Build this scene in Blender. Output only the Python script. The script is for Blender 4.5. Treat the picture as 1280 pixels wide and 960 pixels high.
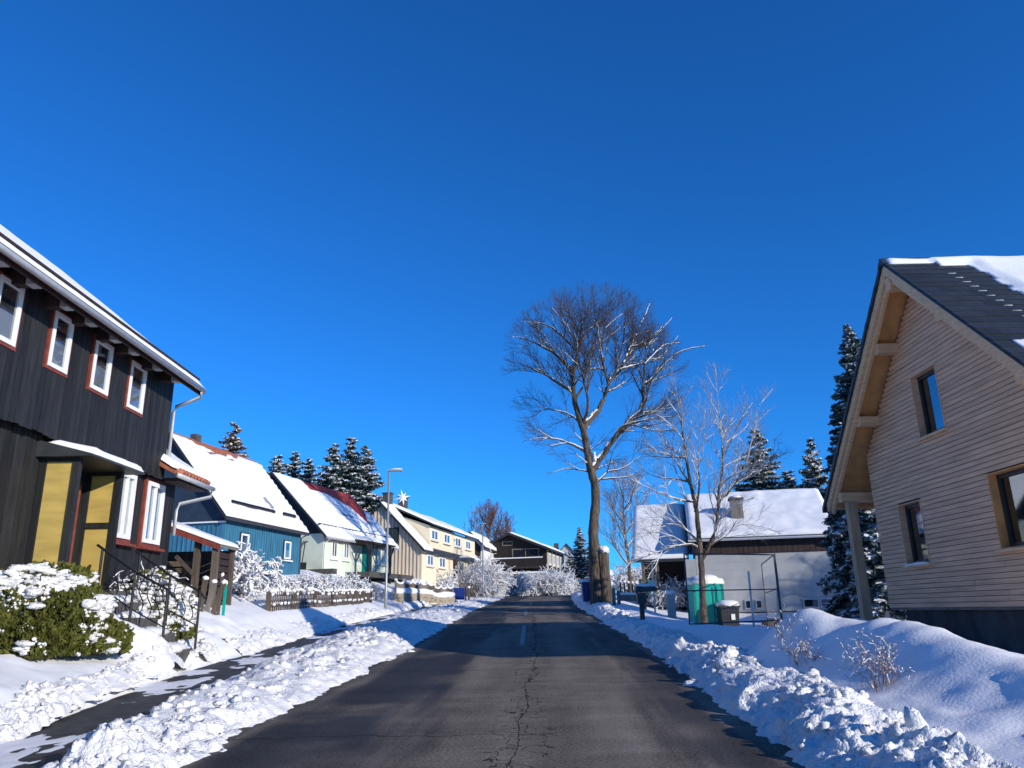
import bpy, math, random
import numpy as np
from mathutils import Vector, Matrix, kdtree
R = math.radians
scene = bpy.context.scene
for o in list(bpy.data.objects): bpy.data.objects.remove(o)
col = scene.collection
rng = random.Random(7)
nr = np.random.default_rng(11)

# ------------------------------------------------------------------ camera, sky, sun, exposure
F, PITCH, ROLL, EYE = 960.0, math.atan(285/960), 0.02, 1.5
cam_d = bpy.data.cameras.new('camera'); cam = bpy.data.objects.new('camera', cam_d); col.objects.link(cam)
cam_d.sensor_width = 36; cam_d.lens = 36*F/1280; cam_d.clip_end = 3000; cam_d.clip_start = .1
cam.matrix_world = (Matrix.Translation((0, 0, EYE)) @ Matrix.Rotation(R(90)+PITCH, 4, 'X') @ Matrix.Rotation(-ROLL, 4, 'Z'))
scene.camera = cam
SUN_EL, SUN_AZ = R(17.8), R(90+39)          # azimuth clockwise from +Y (away from the camera)
world = bpy.data.worlds.new('World'); scene.world = world; world.use_nodes = True
wn = world.node_tree.nodes; wl = world.node_tree.links
sky = wn.new('ShaderNodeTexSky'); sky.sky_type = 'NISHITA'; sky.sun_disc = False
sky.sun_elevation = SUN_EL; sky.sun_rotation = SUN_AZ; sky.altitude = 1200
sky.air_density = 1.0; sky.dust_density = .0; sky.ozone_density = 4.0
tint = wn.new('ShaderNodeMix'); tint.data_type = 'RGBA'; tint.blend_type = 'MULTIPLY'; tint.inputs[0].default_value = 1
wl.new(sky.outputs[0], tint.inputs[6]); tint.inputs[7].default_value = (.17, .835, 1.53, 1)
hs = wn.new('ShaderNodeHueSaturation'); hs.inputs['Saturation'].default_value = 1.0; wl.new(tint.outputs[2], hs.inputs['Color'])
bg = wn['Background']; bg.inputs[1].default_value = .11; wl.new(hs.outputs[0], bg.inputs[0])
sun_d = bpy.data.lights.new('sun', 'SUN'); sun_d.energy = 4.2; sun_d.angle = R(.53); sun_d.color = (1, .92, .79)
sun = bpy.data.objects.new('sun', sun_d); col.objects.link(sun)
SV = Vector((math.sin(SUN_AZ)*math.cos(SUN_EL), math.cos(SUN_AZ)*math.cos(SUN_EL), math.sin(SUN_EL)))
sun.rotation_euler = SV.to_track_quat('Z', 'Y').to_euler(); sun.location = (20, -20, 30)
vs = scene.view_settings; vs.view_transform = 'Standard'; vs.look = 'None'; vs.exposure = .24; vs.gamma = 1; vs.use_curve_mapping = False

# ------------------------------------------------------------------ pixel -> world helpers (a pixel is only a direction)
def ray(u, v):
    a = (u-640)/F; b = (480-v)/F; c, s = math.cos(ROLL), math.sin(ROLL)
    a, b = a*c+b*s, -a*s+b*c
    return Vector((a, math.cos(PITCH)-b*math.sin(PITCH), math.sin(PITCH)+b*math.cos(PITCH)))
def atY(u, v, Y): r = ray(u, v); return Vector((0, 0, EYE))+r*(Y/r.y)
def atX(u, v, X): r = ray(u, v); return Vector((0, 0, EYE))+r*(X/r.x)

# ------------------------------------------------------------------ noise
def _h(ix, iy, iz, s):
    n = (ix*374761393 + iy*668265263 + iz*2147483647 + s*974634777) & 0xFFFFFFFF
    n = ((n ^ (n >> 13))*1274126177) & 0xFFFFFFFF
    n = ((n ^ (n >> 16))*2246822519) & 0xFFFFFFFF
    return ((n ^ (n >> 15)) & 0xFFFFFF)/16777215.0
def vnoise(x, y, z=0.0, s=0):
    x, y, z = np.broadcast_arrays(np.asarray(x, float), np.asarray(y, float), np.asarray(z, float))
    ix, iy, iz = [np.floor(t).astype(np.int64) for t in (x, y, z)]
    fx, fy, fz = x-ix, y-iy, z-iz
    fx, fy, fz = [t*t*t*(t*(t*6-15)+10) for t in (fx, fy, fz)]
    r = 0
    for dx in (0, 1):
        for dy in (0, 1):
            for dz in (0, 1):
                r = r + (fx if dx else 1-fx)*(fy if dy else 1-fy)*(fz if dz else 1-fz)*_h(ix+dx, iy+dy, iz+dz, s)
    return r
def fbm(x, y, z=0.0, o=4, s=0, g=.5):
    t, a, n = 0, 1, 0
    for i in range(o):
        t = t + a*(vnoise(x*2**i, y*2**i, z*2.0**i, s+i)*2-1); n += a; a *= g
    return t/n

# ------------------------------------------------------------------ mesh helpers
WOFF = {}                                            # things whose parts are written in world coordinates
def root_of(o):
    while o.parent: o = o.parent
    return o
def obj_from(name, verts, faces, mat, parent=None, smooth=False):
    me = bpy.data.meshes.new(name)
    if parent is not None and root_of(parent).name in WOFF:
        verts = np.asarray([tuple(p) for p in verts] if not isinstance(verts, np.ndarray) else verts, float)-np.array(WOFF[root_of(parent).name])
    if isinstance(faces, np.ndarray):
        v = np.asarray(verts, np.float32); k = faces.shape[1]; n = len(faces)
        me.vertices.add(len(v)); me.vertices.foreach_set('co', v.ravel())
        me.loops.add(n*k); me.loops.foreach_set('vertex_index', faces.astype(np.int32).ravel())
        me.polygons.add(n); me.polygons.foreach_set('loop_start', np.arange(0, n*k, k, dtype=np.int32))
        if smooth: me.polygons.foreach_set('use_smooth', np.ones(n, bool))
        me.update(calc_edges=True); me.validate()
    else:
        me.from_pydata([tuple(p) for p in verts], [], faces)
        if smooth: me.polygons.foreach_set('use_smooth', [True]*len(me.polygons))
    me.materials.append(M[mat] if isinstance(mat, str) else mat)
    o = bpy.data.objects.new(name, me); col.objects.link(o)
    if parent: o.parent = parent
    return o
class MB:
    def __init__(s): s.v = []; s.f = []
    def box(s, a, b, basis=None, org=(0, 0, 0)):
        n = len(s.v)
        for x in (a[0], b[0]):
            for y in (a[1], b[1]):
                for z in (a[2], b[2]):
                    s.v.append((x, y, z) if basis is None else tuple(Vector(org)+basis[0]*x+basis[1]*y+basis[2]*z))
        s.f += [[n+i for i in q] for q in ((0, 1, 3, 2), (4, 6, 7, 5), (0, 4, 5, 1), (2, 3, 7, 6), (0, 2, 6, 4), (1, 5, 7, 3))]
        return s
    def prism(s, poly, d):                       # polygon (3d points) extruded by vector d
        n = len(s.v); k = len(poly); d = Vector(d)
        s.v += [tuple(p) for p in poly]+[tuple(Vector(p)+d) for p in poly]
        s.f += [list(range(n+k-1, n-1, -1)), list(range(n+k, n+2*k))]
        s.f += [[n+i, n+(i+1) % k, n+k+(i+1) % k, n+k+i] for i in range(k)]
        return s
    def bar(s, p, q, w, h=None, up=(0, 0, 1)):   # rectangular bar from p to q
        p, q = Vector(p), Vector(q); d = (q-p); L = d.length; d.normalize(); up = Vector(up)
        if abs(d.dot(up)) > .97: up = Vector((1, 0, 0))
        a = d.cross(up).normalized(); b = a.cross(d); h = h or w
        return s.box((0, -w/2, -h/2), (L, w/2, h/2), (d, a, b), p)
    def tube(s, pts, rad, k=8, cap=True):
        pts = [Vector(p) for p in pts]; n = len(s.v); m = len(pts)
        if not hasattr(rad, '__len__'): rad = [rad]*m
        for i, p in enumerate(pts):
            d = (pts[min(i+1, m-1)]-pts[max(i-1, 0)]).normalized()
            up = Vector((0, 0, 1)) if abs(d.z) < .9 else Vector((1, 0, 0))
            a = d.cross(up).normalized(); b = a.cross(d)
            for j in range(k):
                t = 2*math.pi*j/k; s.v.append(tuple(p+(a*math.cos(t)+b*math.sin(t))*rad[i]))
        for i in range(m-1):
            for j in range(k):
                j2 = (j+1) % k; s.f.append([n+i*k+j, n+i*k+j2, n+(i+1)*k+j2, n+(i+1)*k+j])
        if cap: s.f += [[n+j for j in range(k-1, -1, -1)], [n+(m-1)*k+j for j in range(k)]]
        return s
    def blob(s, c, r, seed=0, nu=8, nv=6, rough=.25):
        n = len(s.v); r = Vector(r) if hasattr(r, '__len__') else Vector((r, r, r)); q = random.Random(seed)
        for i in range(nv+1):
            t = math.pi*i/nv
            for j in range(nu):
                p = 2*math.pi*j/nu; k = 1+q.uniform(-rough, rough)
                s.v.append((c[0]+r.x*k*math.sin(t)*math.cos(p), c[1]+r.y*k*math.sin(t)*math.sin(p), c[2]+r.z*k*math.cos(t)))
        for i in range(nv):
            for j in range(nu):
                j2 = (j+1) % nu; s.f.append([n+i*nu+j, n+(i+1)*nu+j, n+(i+1)*nu+j2, n+i*nu+j2])
        return s
    def build(s, name, mat, parent=None, smooth=False): return obj_from(name, s.v, s.f, mat, parent, smooth)
def tag(o, label=None, cat=None, group=None, kind=None):
    if label: o['label'] = label
    if cat: o['category'] = cat
    if group: o['group'] = group
    if kind: o['kind'] = kind
    return o
def empty(name, loc, label, cat, head=0.0, group=None):
    o = bpy.data.objects.new(name, None); col.objects.link(o); o.empty_display_size = .3
    o.location = loc; o.rotation_euler = (0, 0, -head)
    return tag(o, label, cat, group)
def wempty(name, loc, label, cat, group=None):       # parts given in world coordinates
    o = empty(name, loc, label, cat, 0.0, group); WOFF[o.name] = tuple(loc); return o
def copy_tree(o, loc, rz=0, sc=1, label=None, parent=None):
    c = o.copy(); col.objects.link(c)
    if parent is None:
        c.location = loc; c.rotation_euler = (0, 0, rz); c.scale = (sc, sc, sc) if not hasattr(sc, '__len__') else sc
    else: c.parent = parent
    if label: c['label'] = label
    for ch in list(o.children): copy_tree(ch, None, parent=c)
    return c

def segs_mesh(p0, p1, r0, r1, k=5):
    """independent tapered prisms for many segments at once"""
    p0, p1 = np.asarray(p0, float), np.asarray(p1, float); d = p1-p0
    L = np.linalg.norm(d, axis=1, keepdims=True)+1e-9; d = d/L
    up = np.where(np.abs(d[:, 2:3]) > .9, np.array([[1., 0, 0]]), np.array([[0, 0, 1.]]))
    a = np.cross(d, up); a /= np.linalg.norm(a, axis=1, keepdims=True)+1e-9; b = np.cross(a, d)
    n = len(p0); V = np.zeros((n, 2*k, 3))
    for j in range(k):
        t = 2*math.pi*j/k; w = a*math.cos(t)+b*math.sin(t)
        V[:, j] = p0+w*np.asarray(r0).reshape(-1, 1); V[:, k+j] = p1+w*np.asarray(r1).reshape(-1, 1)
    q = np.array([[j, (j+1) % k, k+(j+1) % k, k+j] for j in range(k)])
    Fc = (q[None]+(np.arange(n)*2*k)[:, None, None]).reshape(-1, 4)
    return V.reshape(-1, 3), Fc
def snow_on_segs(p0, p1, r0, r1, lift=.6, wid=1.0, add=.01):
    """a snow ridge lying on the upper side of branches (5 sided, flat below)"""
    p0, p1 = np.asarray(p0, float), np.asarray(p1, float); d = p1-p0
    L = np.linalg.norm(d, axis=1, keepdims=True)+1e-9; d = d/L
    a = np.stack([-d[:, 1], d[:, 0], 0*d[:, 0]], 1); a /= np.linalg.norm(a, axis=1, keepdims=True)+1e-9
    b = np.cross(d, a); b *= np.sign(b[:, 2:3]+1e-9)
    n = len(p0); V = np.zeros((n, 8, 3)); pr = [(-1, .1), (-.6, .95), (.6, .95), (1, .1)]
    R0 = np.asarray(r0).reshape(-1, 1)*wid+add; R1 = np.asarray(r1).reshape(-1, 1)*wid+add
    jit = nr.uniform(.7, 1.4, (n, 1))
    for j, (x, z) in enumerate(pr):
        V[:, j] = p0+a*x*R0+b*(np.asarray(r0).reshape(-1, 1)*lift+z*R0*jit)
        V[:, 4+j] = p1+a*x*R1+b*(np.asarray(r1).reshape(-1, 1)*lift+z*R1*jit)
    q = np.array([[0, 1, 5, 4], [1, 2, 6, 5], [2, 3, 7, 6], [3, 0, 4, 7]])
    Fc = (q[None]+(np.arange(n)*8)[:, None, None]).reshape(-1, 4)
    return V.reshape(-1, 3), Fc
def quads(c, d, w):
    """leaf quads: centre, length vector, width vector"""
    V = np.stack([c-d*.5-w*.35, c-d*.5+w*.35, c+d*.5+w*.5, c+d*.5-w*.5], 1)
    Fc = np.arange(len(c)*4).reshape(-1, 4)
    return V.reshape(-1, 3), Fc
def unit(v): return v/(np.linalg.norm(v, axis=-1, keepdims=True)+1e-9)
def ball(n, g=nr): return unit(g.normal(size=(n, 3)))

# ------------------------------------------------------------------ materials
M = {}
def mat(name, colr, rough=.7, var=.15, scale=4.0, bump=0.0, bscale=30.0, metal=0.0, spec=.4, stretch=(1, 1, 1), sss=0.0, det=6.0, each=0.0, bdist=.03):
    m = bpy.data.materials.new(name); m.use_nodes = True; nt = m.node_tree; N, Lk = nt.nodes, nt.links
    bs = N['Principled BSDF']; bs.inputs['Roughness'].default_value = rough; bs.inputs['Metallic'].default_value = metal
    bs.inputs['Specular IOR Level'].default_value = spec
    tc = N.new('ShaderNodeTexCoord'); mp = N.new('ShaderNodeMapping'); mp.inputs['Scale'].default_value = stretch
    Lk.new(tc.outputs['Object'], mp.inputs[0])
    nz = N.new('ShaderNodeTexNoise'); nz.inputs['Scale'].default_value = scale; nz.inputs['Detail'].default_value = det
    Lk.new(mp.outputs[0], nz.inputs['Vector'])
    cr = N.new('ShaderNodeValToRGB'); c = colr
    cr.color_ramp.elements[0].position = .3; cr.color_ramp.elements[1].position = .7
    cr.color_ramp.elements[0].color = (c[0]*(1-var), c[1]*(1-var), c[2]*(1-var), 1)
    cr.color_ramp.elements[1].color = (min(1, c[0]*(1+var)), min(1, c[1]*(1+var)), min(1, c[2]*(1+var)), 1)
    Lk.new(nz.outputs[0], cr.inputs[0])
    if each:                                          # every board, tile or picket has its own tone
        oi = N.new('ShaderNodeObjectInfo'); mr = N.new('ShaderNodeMapRange'); mr.inputs[3].default_value = 1-each; mr.inputs[4].default_value = 1+each
        Lk.new(oi.outputs['Random'], mr.inputs[0]); cb = N.new('ShaderNodeCombineColor'); [Lk.new(mr.outputs[0], cb.inputs[q]) for q in range(3)]
        mu = N.new('ShaderNodeMix'); mu.data_type = 'RGBA'; mu.blend_type = 'MULTIPLY'; mu.inputs[0].default_value = 1
        Lk.new(cr.outputs[0], mu.inputs[6]); Lk.new(cb.outputs[0], mu.inputs[7]); Lk.new(mu.outputs[2], bs.inputs['Base Color'])
    else: Lk.new(cr.outputs[0], bs.inputs['Base Color'])
    if bump:
        n2 = N.new('ShaderNodeTexNoise'); n2.inputs['Scale'].default_value = bscale; n2.inputs['Detail'].default_value = 8
        Lk.new(mp.outputs[0], n2.inputs['Vector'])
        bp = N.new('ShaderNodeBump'); bp.inputs['Strength'].default_value = bump; bp.inputs['Distance'].default_value = bdist
        Lk.new(n2.outputs[0], bp.inputs['Height']); Lk.new(bp.outputs[0], bs.inputs['Normal'])
    if sss:
        bs.inputs['Subsurface Weight'].default_value = sss; bs.inputs['Subsurface Radius'].default_value = (.03, .04, .06); bs.inputs['Subsurface Scale'].default_value = 1
    M[name] = m; return m
mat('snow', (.82, .825, .835), .55, .04, 3, .25, 30, spec=.3)
mat('snow_rough', (.80, .80, .80), .6, .09, 6, 1.0, 42, spec=.3)
mat('frost', (.78, .79, .81), .6, .05, 3, spec=.2)
mat('asphalt_wet', (.045, .044, .044), .6, .55, 5, .8, 60, spec=.3)
mat('black_wood', (.018, .018, .02), .62, .45, 2.5, .3, 20, stretch=(6, 6, .5), spec=.35)
mat('black_board', (.017, .0172, .0185), .6, .4, 3, .4, 25, stretch=(5, 5, .6), spec=.35, each=.4)
mat('red_trim', (.2, .045, .03), .55, .25, 8, .2, 40)
mat('white_paint', (.78, .78, .76), .45, .05, 5)
mat('cream_paint', (.74, .65, .47), .7, .07, 2, .15, 60)
mat('yellow_panel', (.50, .36, .10), .6, .16, 3, stretch=(.6, .6, 2.5))
mat('curtain', (.62, .63, .62), .9, .12, 8, stretch=(6, 6, .5))
mat('room_grey', (.10, .10, .105), .9, .6, 7)
mat('interior', (.03, .03, .035), .9, .2)
mat('red_tile', (.36, .042, .022), .6, .3, 3, .3, 20)
mat('terracotta', (.34, .11, .055), .65, .3, 8, .3, 30)
mat('slate', (.022, .026, .032), .5, .3, 5, .25, 30, spec=.45, each=.25)
mat('siding_wood', (.66, .40, .24), .68, .2, 3, .25, 30, stretch=(1, .4, 6), each=.07)
mat('beam_wood', (.70, .44, .24), .65, .16, 4, .2, 30, stretch=(.5, 1, 5))
mat('soffit_wood', (.58, .28, .10), .7, .18, 4, .15, 30)
mat('post_wood', (.44, .29, .18), .75, .2, 4, .2, 30, stretch=(4, 4, .5))
mat('window_dark', (.025, .026, .028), .45, .15)
mat('foundation', (.045, .045, .048), .9, .4, 3, .5, 20, stretch=(1, 1, .4))
mat('blue_wood', (.035, .15, .25), .7, .3, 2.2, .2, 20, stretch=(5, 5, .5))
mat('blue_dark', (.018, .035, .06), .7, .25, 3)
mat('green_plaster', (.60, .66, .55), .85, .06, 2, .25, 50)
mat('gable_slate', (.012, .013, .018), .6, .3, 4, .2, 20)
mat('beige_wood', (.50, .42, .32), .75, .16, 3, .2, 25, stretch=(4, 4, .4))
mat('beige_batten', (.62, .54, .43), .75, .12, 3, stretch=(4, 4, .4))
mat('grey_plaster', (.38, .385, .38), .85, .12, 1.2, .2, 40)
mat('brown_dark', (.035, .02, .018), .75, .35, 3, .2, 20, stretch=(3, 3, .4))
mat('chalet_dark', (.016, .011, .011), .75, .35, 3, .2, 20, stretch=(3, 3, .4))
mat('grey_wood', (.17, .15, .13), .85, .3, 4, .3, 30, stretch=(4, 4, .5))
mat('old_wood', (.085, .065, .05), .85, .35, 4, .3, 30, stretch=(4, 4, .5), each=.35)
mat('iron', (.012, .012, .013), .5, .2, 6, metal=.3)
mat('galvanised', (.42, .44, .46), .42, .1, 6, metal=.7)
mat('gutter_zinc', (.5, .51, .52), .5, .1, 6, metal=.3)
mat('lamp_grey', (.33, .34, .36), .45, .1, 6, metal=.4)
mat('teal_plastic', (.0, .36, .30), .45, .1, 3)
mat('teal_dark', (.0, .17, .14), .5, .1, 3)
mat('blue_plastic', (.012, .03, .19), .4, .15, 3)
mat('black_plastic', (.02, .02, .022), .5, .15, 3)
mat('stone', (.33, .28, .21), .9, .3, 6, .5, 15)
mat('stone_dark', (.07, .068, .065), .9, .3, 6, .5, 15)
mat('bark', (.11, .088, .068), .95, .6, 4, 1.0, 9, stretch=(2, 2, .45), bdist=.10, spec=.1)
mat('bark_twig', (.07, .056, .05), .9, .25, 2)
mat('bark_red', (.16, .085, .062), .9, .25, 2)
mat('bark_frost', (.22, .19, .18), .9, .4, 1.5)
mat('frost_twig', (.30, .29, .30), .9, .35, 1.5)
mat('needle', (.05, .085, .066), .7, .45, 1.2, spec=.2)
mat('needle_blue', (.075, .12, .125), .7, .4, 1.2, spec=.2)
mat('needle_brown', (.15, .11, .065), .8, .4, 1.2, spec=.2)
mat('hedge_leaf', (.085, .09, .018), .7, .6, 9, spec=.2)
mat('paint_line', (.26, .26, .25), .8, .6, 14)
mat('sheet_metal', (.04, .045, .05), .5, .2, 3)
mat('star_white', (.85, .86, .88), .5, .02)
mat('car_white', (.75, .76, .77), .3, .03, 2, spec=.5)
mat('tyre', (.02, .02, .02), .85, .2)
mat('lamp_red', (.35, .02, .02), .4, .1)

def glass_mat(name, tintc, refl=.25):
    m = bpy.data.materials.new(name); m.use_nodes = True; nt = m.node_tree; N, Lk = nt.nodes, nt.links
    N.remove(N['Principled BSDF']); out = N['Material Output']
    tr = N.new('ShaderNodeBsdfTransparent'); tr.inputs[0].default_value = tintc
    gl = N.new('ShaderNodeBsdfGlossy'); gl.inputs['Roughness'].default_value = .03; gl.inputs[0].default_value = (.9, .95, 1, 1)
    fr = N.new('ShaderNodeFresnel'); fr.inputs[0].default_value = 1.18
    ad = N.new('ShaderNodeMath'); ad.operation = 'MULTIPLY_ADD'; ad.inputs[1].default_value = .45; ad.inputs[2].default_value = refl; ad.use_clamp = True
    mx = N.new('ShaderNodeMixShader'); Lk.new(fr.outputs[0], ad.inputs[0]); Lk.new(ad.outputs[0], mx.inputs[0])
    Lk.new(tr.outputs[0], mx.inputs[1]); Lk.new(gl.outputs[0], mx.inputs[2]); Lk.new(mx.outputs[0], out.inputs[0])
    M[name] = m
glass_mat('glass', (.7, .72, .74, 1), 0)
glass_mat('glass_dark', (.2, .24, .27, 1), .22)

def road_material():
    m = bpy.data.materials.new('asphalt'); m.use_nodes = True; nt = m.node_tree; N, Lk = nt.nodes, nt.links
    bs = N['Principled BSDF']; tc = N.new('ShaderNodeTexCoord'); uv = N.new('ShaderNodeUVMap')
    def node(t, **k):
        n = N.new(t)
        for a, b in k.items(): setattr(n, a, b)
        return n
    def mth(op, a, b=None, c=None, clamp=False):
        n = node('ShaderNodeMath', operation=op, use_clamp=clamp)
        for i, x in enumerate((a, b, c)):
            if x is None: continue
            if isinstance(x, (int, float)): n.inputs[i].default_value = x
            else: Lk.new(x, n.inputs[i])
        return n.outputs[0]
    def noise(vec, scale, det=4, w=None):
        n = node('ShaderNodeTexNoise'); n.inputs['Scale'].default_value = scale; n.inputs['Detail'].default_value = det
        Lk.new(vec, n.inputs['Vector']); return n.outputs[0]
    def smooth(x, a, b):
        n = node('ShaderNodeMapRange', interpolation_type='SMOOTHSTEP'); Lk.new(x, n.inputs[0])
        n.inputs[1].default_value = a; n.inputs[2].default_value = b; return n.outputs[0]
    sep = node('ShaderNodeSeparateXYZ'); Lk.new(uv.outputs[0], sep.inputs[0])      # uv.x = metres from the road's middle, uv.y = metres along
    X, Y = sep.outputs[0], sep.outputs[1]
    P = uv.outputs[0]
    st = node('ShaderNodeMapping'); st.inputs['Scale'].default_value = (1.6, .16, 1); Lk.new(P, st.inputs[0])
    streak = noise(st.outputs[0], 1.1, 5)
    big = noise(P, .45, 4); mid = noise(P, 3, 6); fine = noise(P, 34, 5)
    # lanes: damp dark wheel strips against drier, paler asphalt
    dl = mth('ABSOLUTE', mth('ADD', X, 1.75)); dr = mth('ABSOLUTE', mth('SUBTRACT', X, 2.05))
    wl_ = mth('SUBTRACT', 1, smooth(mth('ADD', dl, mth('MULTIPLY', mth('SUBTRACT', streak, .5), 1.6)), .45, 1.15))
    wr_ = mth('SUBTRACT', 1, smooth(mth('ADD', dr, mth('MULTIPLY', mth('SUBTRACT', streak, .5), 1.2)), .15, .5))
    damp = mth('MAXIMUM', wl_, mth('MULTIPLY', wr_, .8))
    damp = mth('MULTIPLY', damp, smooth(big, .25, .5))
    edge = smooth(mth('ADD', mth('ABSOLUTE', X), mth('MULTIPLY', mid, .3)), 2.65, 2.95)
    damp = mth('MAXIMUM', damp, edge)
    # cracks: ragged net along the middle joint and a few across
    dist = node('ShaderNodeVectorMath', operation='ADD')
    nz = node('ShaderNodeTexNoise'); nz.inputs['Scale'].default_value = 2.2; nz.inputs['Detail'].default_value = 5; Lk.new(P, nz.inputs['Vector'])
    sc = node('ShaderNodeVectorMath', operation='SCALE'); sc.inputs[3].default_value = .55; Lk.new(nz.outputs['Color'], sc.inputs[0])
    Lk.new(P, dist.inputs[0]); Lk.new(sc.outputs[0], dist.inputs[1])
    vo = node('ShaderNodeTexVoronoi', feature='DISTANCE_TO_EDGE'); vo.inputs['Scale'].default_value = 3.0; Lk.new(dist.outputs[0], vo.inputs['Vector'])
    off = mth('MULTIPLY', mth('SUBTRACT', noise(st.outputs[0], 3, 3), .5), .5)
    cx = mth('ABSOLUTE', mth('SUBTRACT', mth('ADD', X, off), .18))
    net = mth('MULTIPLY', mth('SUBTRACT', 1, smooth(vo.outputs[0], .006, .022)), mth('SUBTRACT', 1, smooth(cx, .15, .42)))
    rag = mth('MULTIPLY', mth('SUBTRACT', noise(P, 6, 6), .5), .12)
    line = mth('SUBTRACT', 1, smooth(mth('ABSOLUTE', mth('ADD', mth('SUBTRACT', mth('ADD', X, off), .2), rag)), .004, .016))
    yw = mth('ADD', Y, mth('MULTIPLY', mth('SUBTRACT', noise(P, 1.1, 5), .5), .7))
    tri = mth('ABSOLUTE', mth('SUBTRACT', mth('MODULO', mth('ADD', yw, .6), 3.7), 1.5))
    across = mth('MULTIPLY', mth('SUBTRACT', 1, smooth(tri, .008, .03)), smooth(big, .42, .55))
    cr = mth('MAXIMUM', mth('MAXIMUM', net, line), mth('MULTIPLY', across, .7), clamp=True)
    mix1 = node('ShaderNodeMix', data_type='RGBA'); mix1.inputs[6].default_value = (.170, .145, .116, 1); mix1.inputs[7].default_value = (.040, .038, .037, 1); Lk.new(damp, mix1.inputs[0])
    sm = node('ShaderNodeMapping'); sm.inputs['Scale'].default_value = (.3, 1.7, 1); Lk.new(P, sm.inputs[0]); smear = mth('MULTIPLY', mth('SUBTRACT', noise(sm.outputs[0], 1.0, 5), .5), .9)
    v = mth('ADD', mth('ADD', mth('ADD', .3, smear), mth('MULTIPLY', mid, .6)), mth('ADD', mth('MULTIPLY', mth('SUBTRACT', fine, .38), 2.3), mth('MULTIPLY', mth('SUBTRACT', streak, .38), 1.6)))
    mul = node('ShaderNodeMix', data_type='RGBA', blend_type='MULTIPLY'); mul.inputs[0].default_value = 1; Lk.new(mix1.outputs[2], mul.inputs[6])
    cmb = node('ShaderNodeCombineColor'); [Lk.new(v, cmb.inputs[i]) for i in range(3)]; Lk.new(cmb.outputs[0], mul.inputs[7])
    mix2 = node('ShaderNodeMix', data_type='RGBA'); mix2.inputs[7].default_value = (.012, .012, .013, 1); Lk.new(cr, mix2.inputs[0]); Lk.new(mul.outputs[2], mix2.inputs[6])
    Lk.new(mix2.outputs[2], bs.inputs['Base Color'])
    Lk.new(mth('SUBTRACT', .95, mth('MULTIPLY', damp, .25)), bs.inputs['Roughness']); bs.inputs['Specular IOR Level'].default_value = .12
    hgt = mth('SUBTRACT', mth('ADD', noise(P, 70, 3), mth('MULTIPLY', noise(P, 180, 2), .6)), mth('MULTIPLY', cr, 2))
    bp = node('ShaderNodeBump'); bp.inputs['Strength'].default_value = .55; bp.inputs['Distance'].default_value = .012
    Lk.new(hgt, bp.inputs['Height']); Lk.new(bp.outputs[0], bs.inputs['Normal'])
    M['asphalt'] = m
road_material()

# ------------------------------------------------------------------ the lie of the land
def zr(Y):                                           # the road climbs 4.1 % to a crest
    Y = np.asarray(Y, float)
    t = np.clip(Y-64, 0, 16)
    return .041*np.minimum(Y, 64)+.041*t-.041*t*t/32
CY = [-60, 0, 7, 8.6, 12, 17, 21, 31, 40, 52, 73, 90, 130, 300]
CX = [-2.6, -.65, -.3, -.17, -.03, .2, .27, .45, .62, 1.15, 2.5, 4.2, 9, 34]
def rc(Y):
    Y = np.asarray(Y, float); return (np.interp(Y-2, CY, CX)+np.interp(Y, CY, CX)+np.interp(Y+2, CY, CX))/3
HW = 2.72
SG = np.array([0, .6, 1.3, 1.6, 2.0, 2.4, 2.8, 3.2, 3.7, 4.3, 5.0, 6.0, 7.5, 9, 12, 18, 40, 300])
LP = {  # left of the road: height above the road's plane at distance s from its edge
 -30: ([0, 1.3, 2.3, 2.9, 3.6, 5, 9, 40], [-.05, .06, .06, .5, .6, .75, .9, 1.2]),
  9:  ([0, 1.2, 2.2, 2.75, 3.3, 4.3, 6, 9, 40], [-.05, .06, .06, .42, .55, .80, .95, 1.0, 1.5]),
  13: ([0, 1.6, 2.7, 3.3, 4.0, 4.6, 6, 9, 40], [-.05, .06, .06, .34, .62, .85, 1.1, 1.3, 1.8]),
  16: ([0, 2.0, 3.15, 3.8, 4.6, 6, 9, 40], [-.05, .06, .06, .45, .72, 1.15, 1.5, 2]),
  21: ([0, 2.6, 3.4, 4.0, 4.5, 6, 8, 12, 40], [-.05, .06, .06, .5, .85, 1.25, 1.5, 1.9, 2.2]),
  30: ([0, 2.8, 3.5, 4.0, 4.7, 6.5, 9, 12, 40], [-.05, .06, .06, .4, .75, 1.35, 1.75, 1.9, 2.3]),
  41: ([0, 2.6, 3.3, 4.2, 5.2, 7, 9, 12, 40], [-.05, .06, .06, .4, .6, 1.6, 2.15, 2.3, 2.6]),
  54: ([0, 1.6, 2.4, 3.0, 4.2, 5.2, 8, 40], [-.05, .05, .1, .35, .9, 1.7, 1.85, 2.4]),
  66: ([0, 1.2, 2.0, 3, 5, 8, 40], [-.05, .05, .1, .3, .8, 1.2, 1.8]),
  95: ([0, 1.5, 3, 8, 40], [-.05, .05, .25, .5, 1.2]),
  400:([0, 3, 10, 40], [0, .2, .4, 1])}
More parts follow.
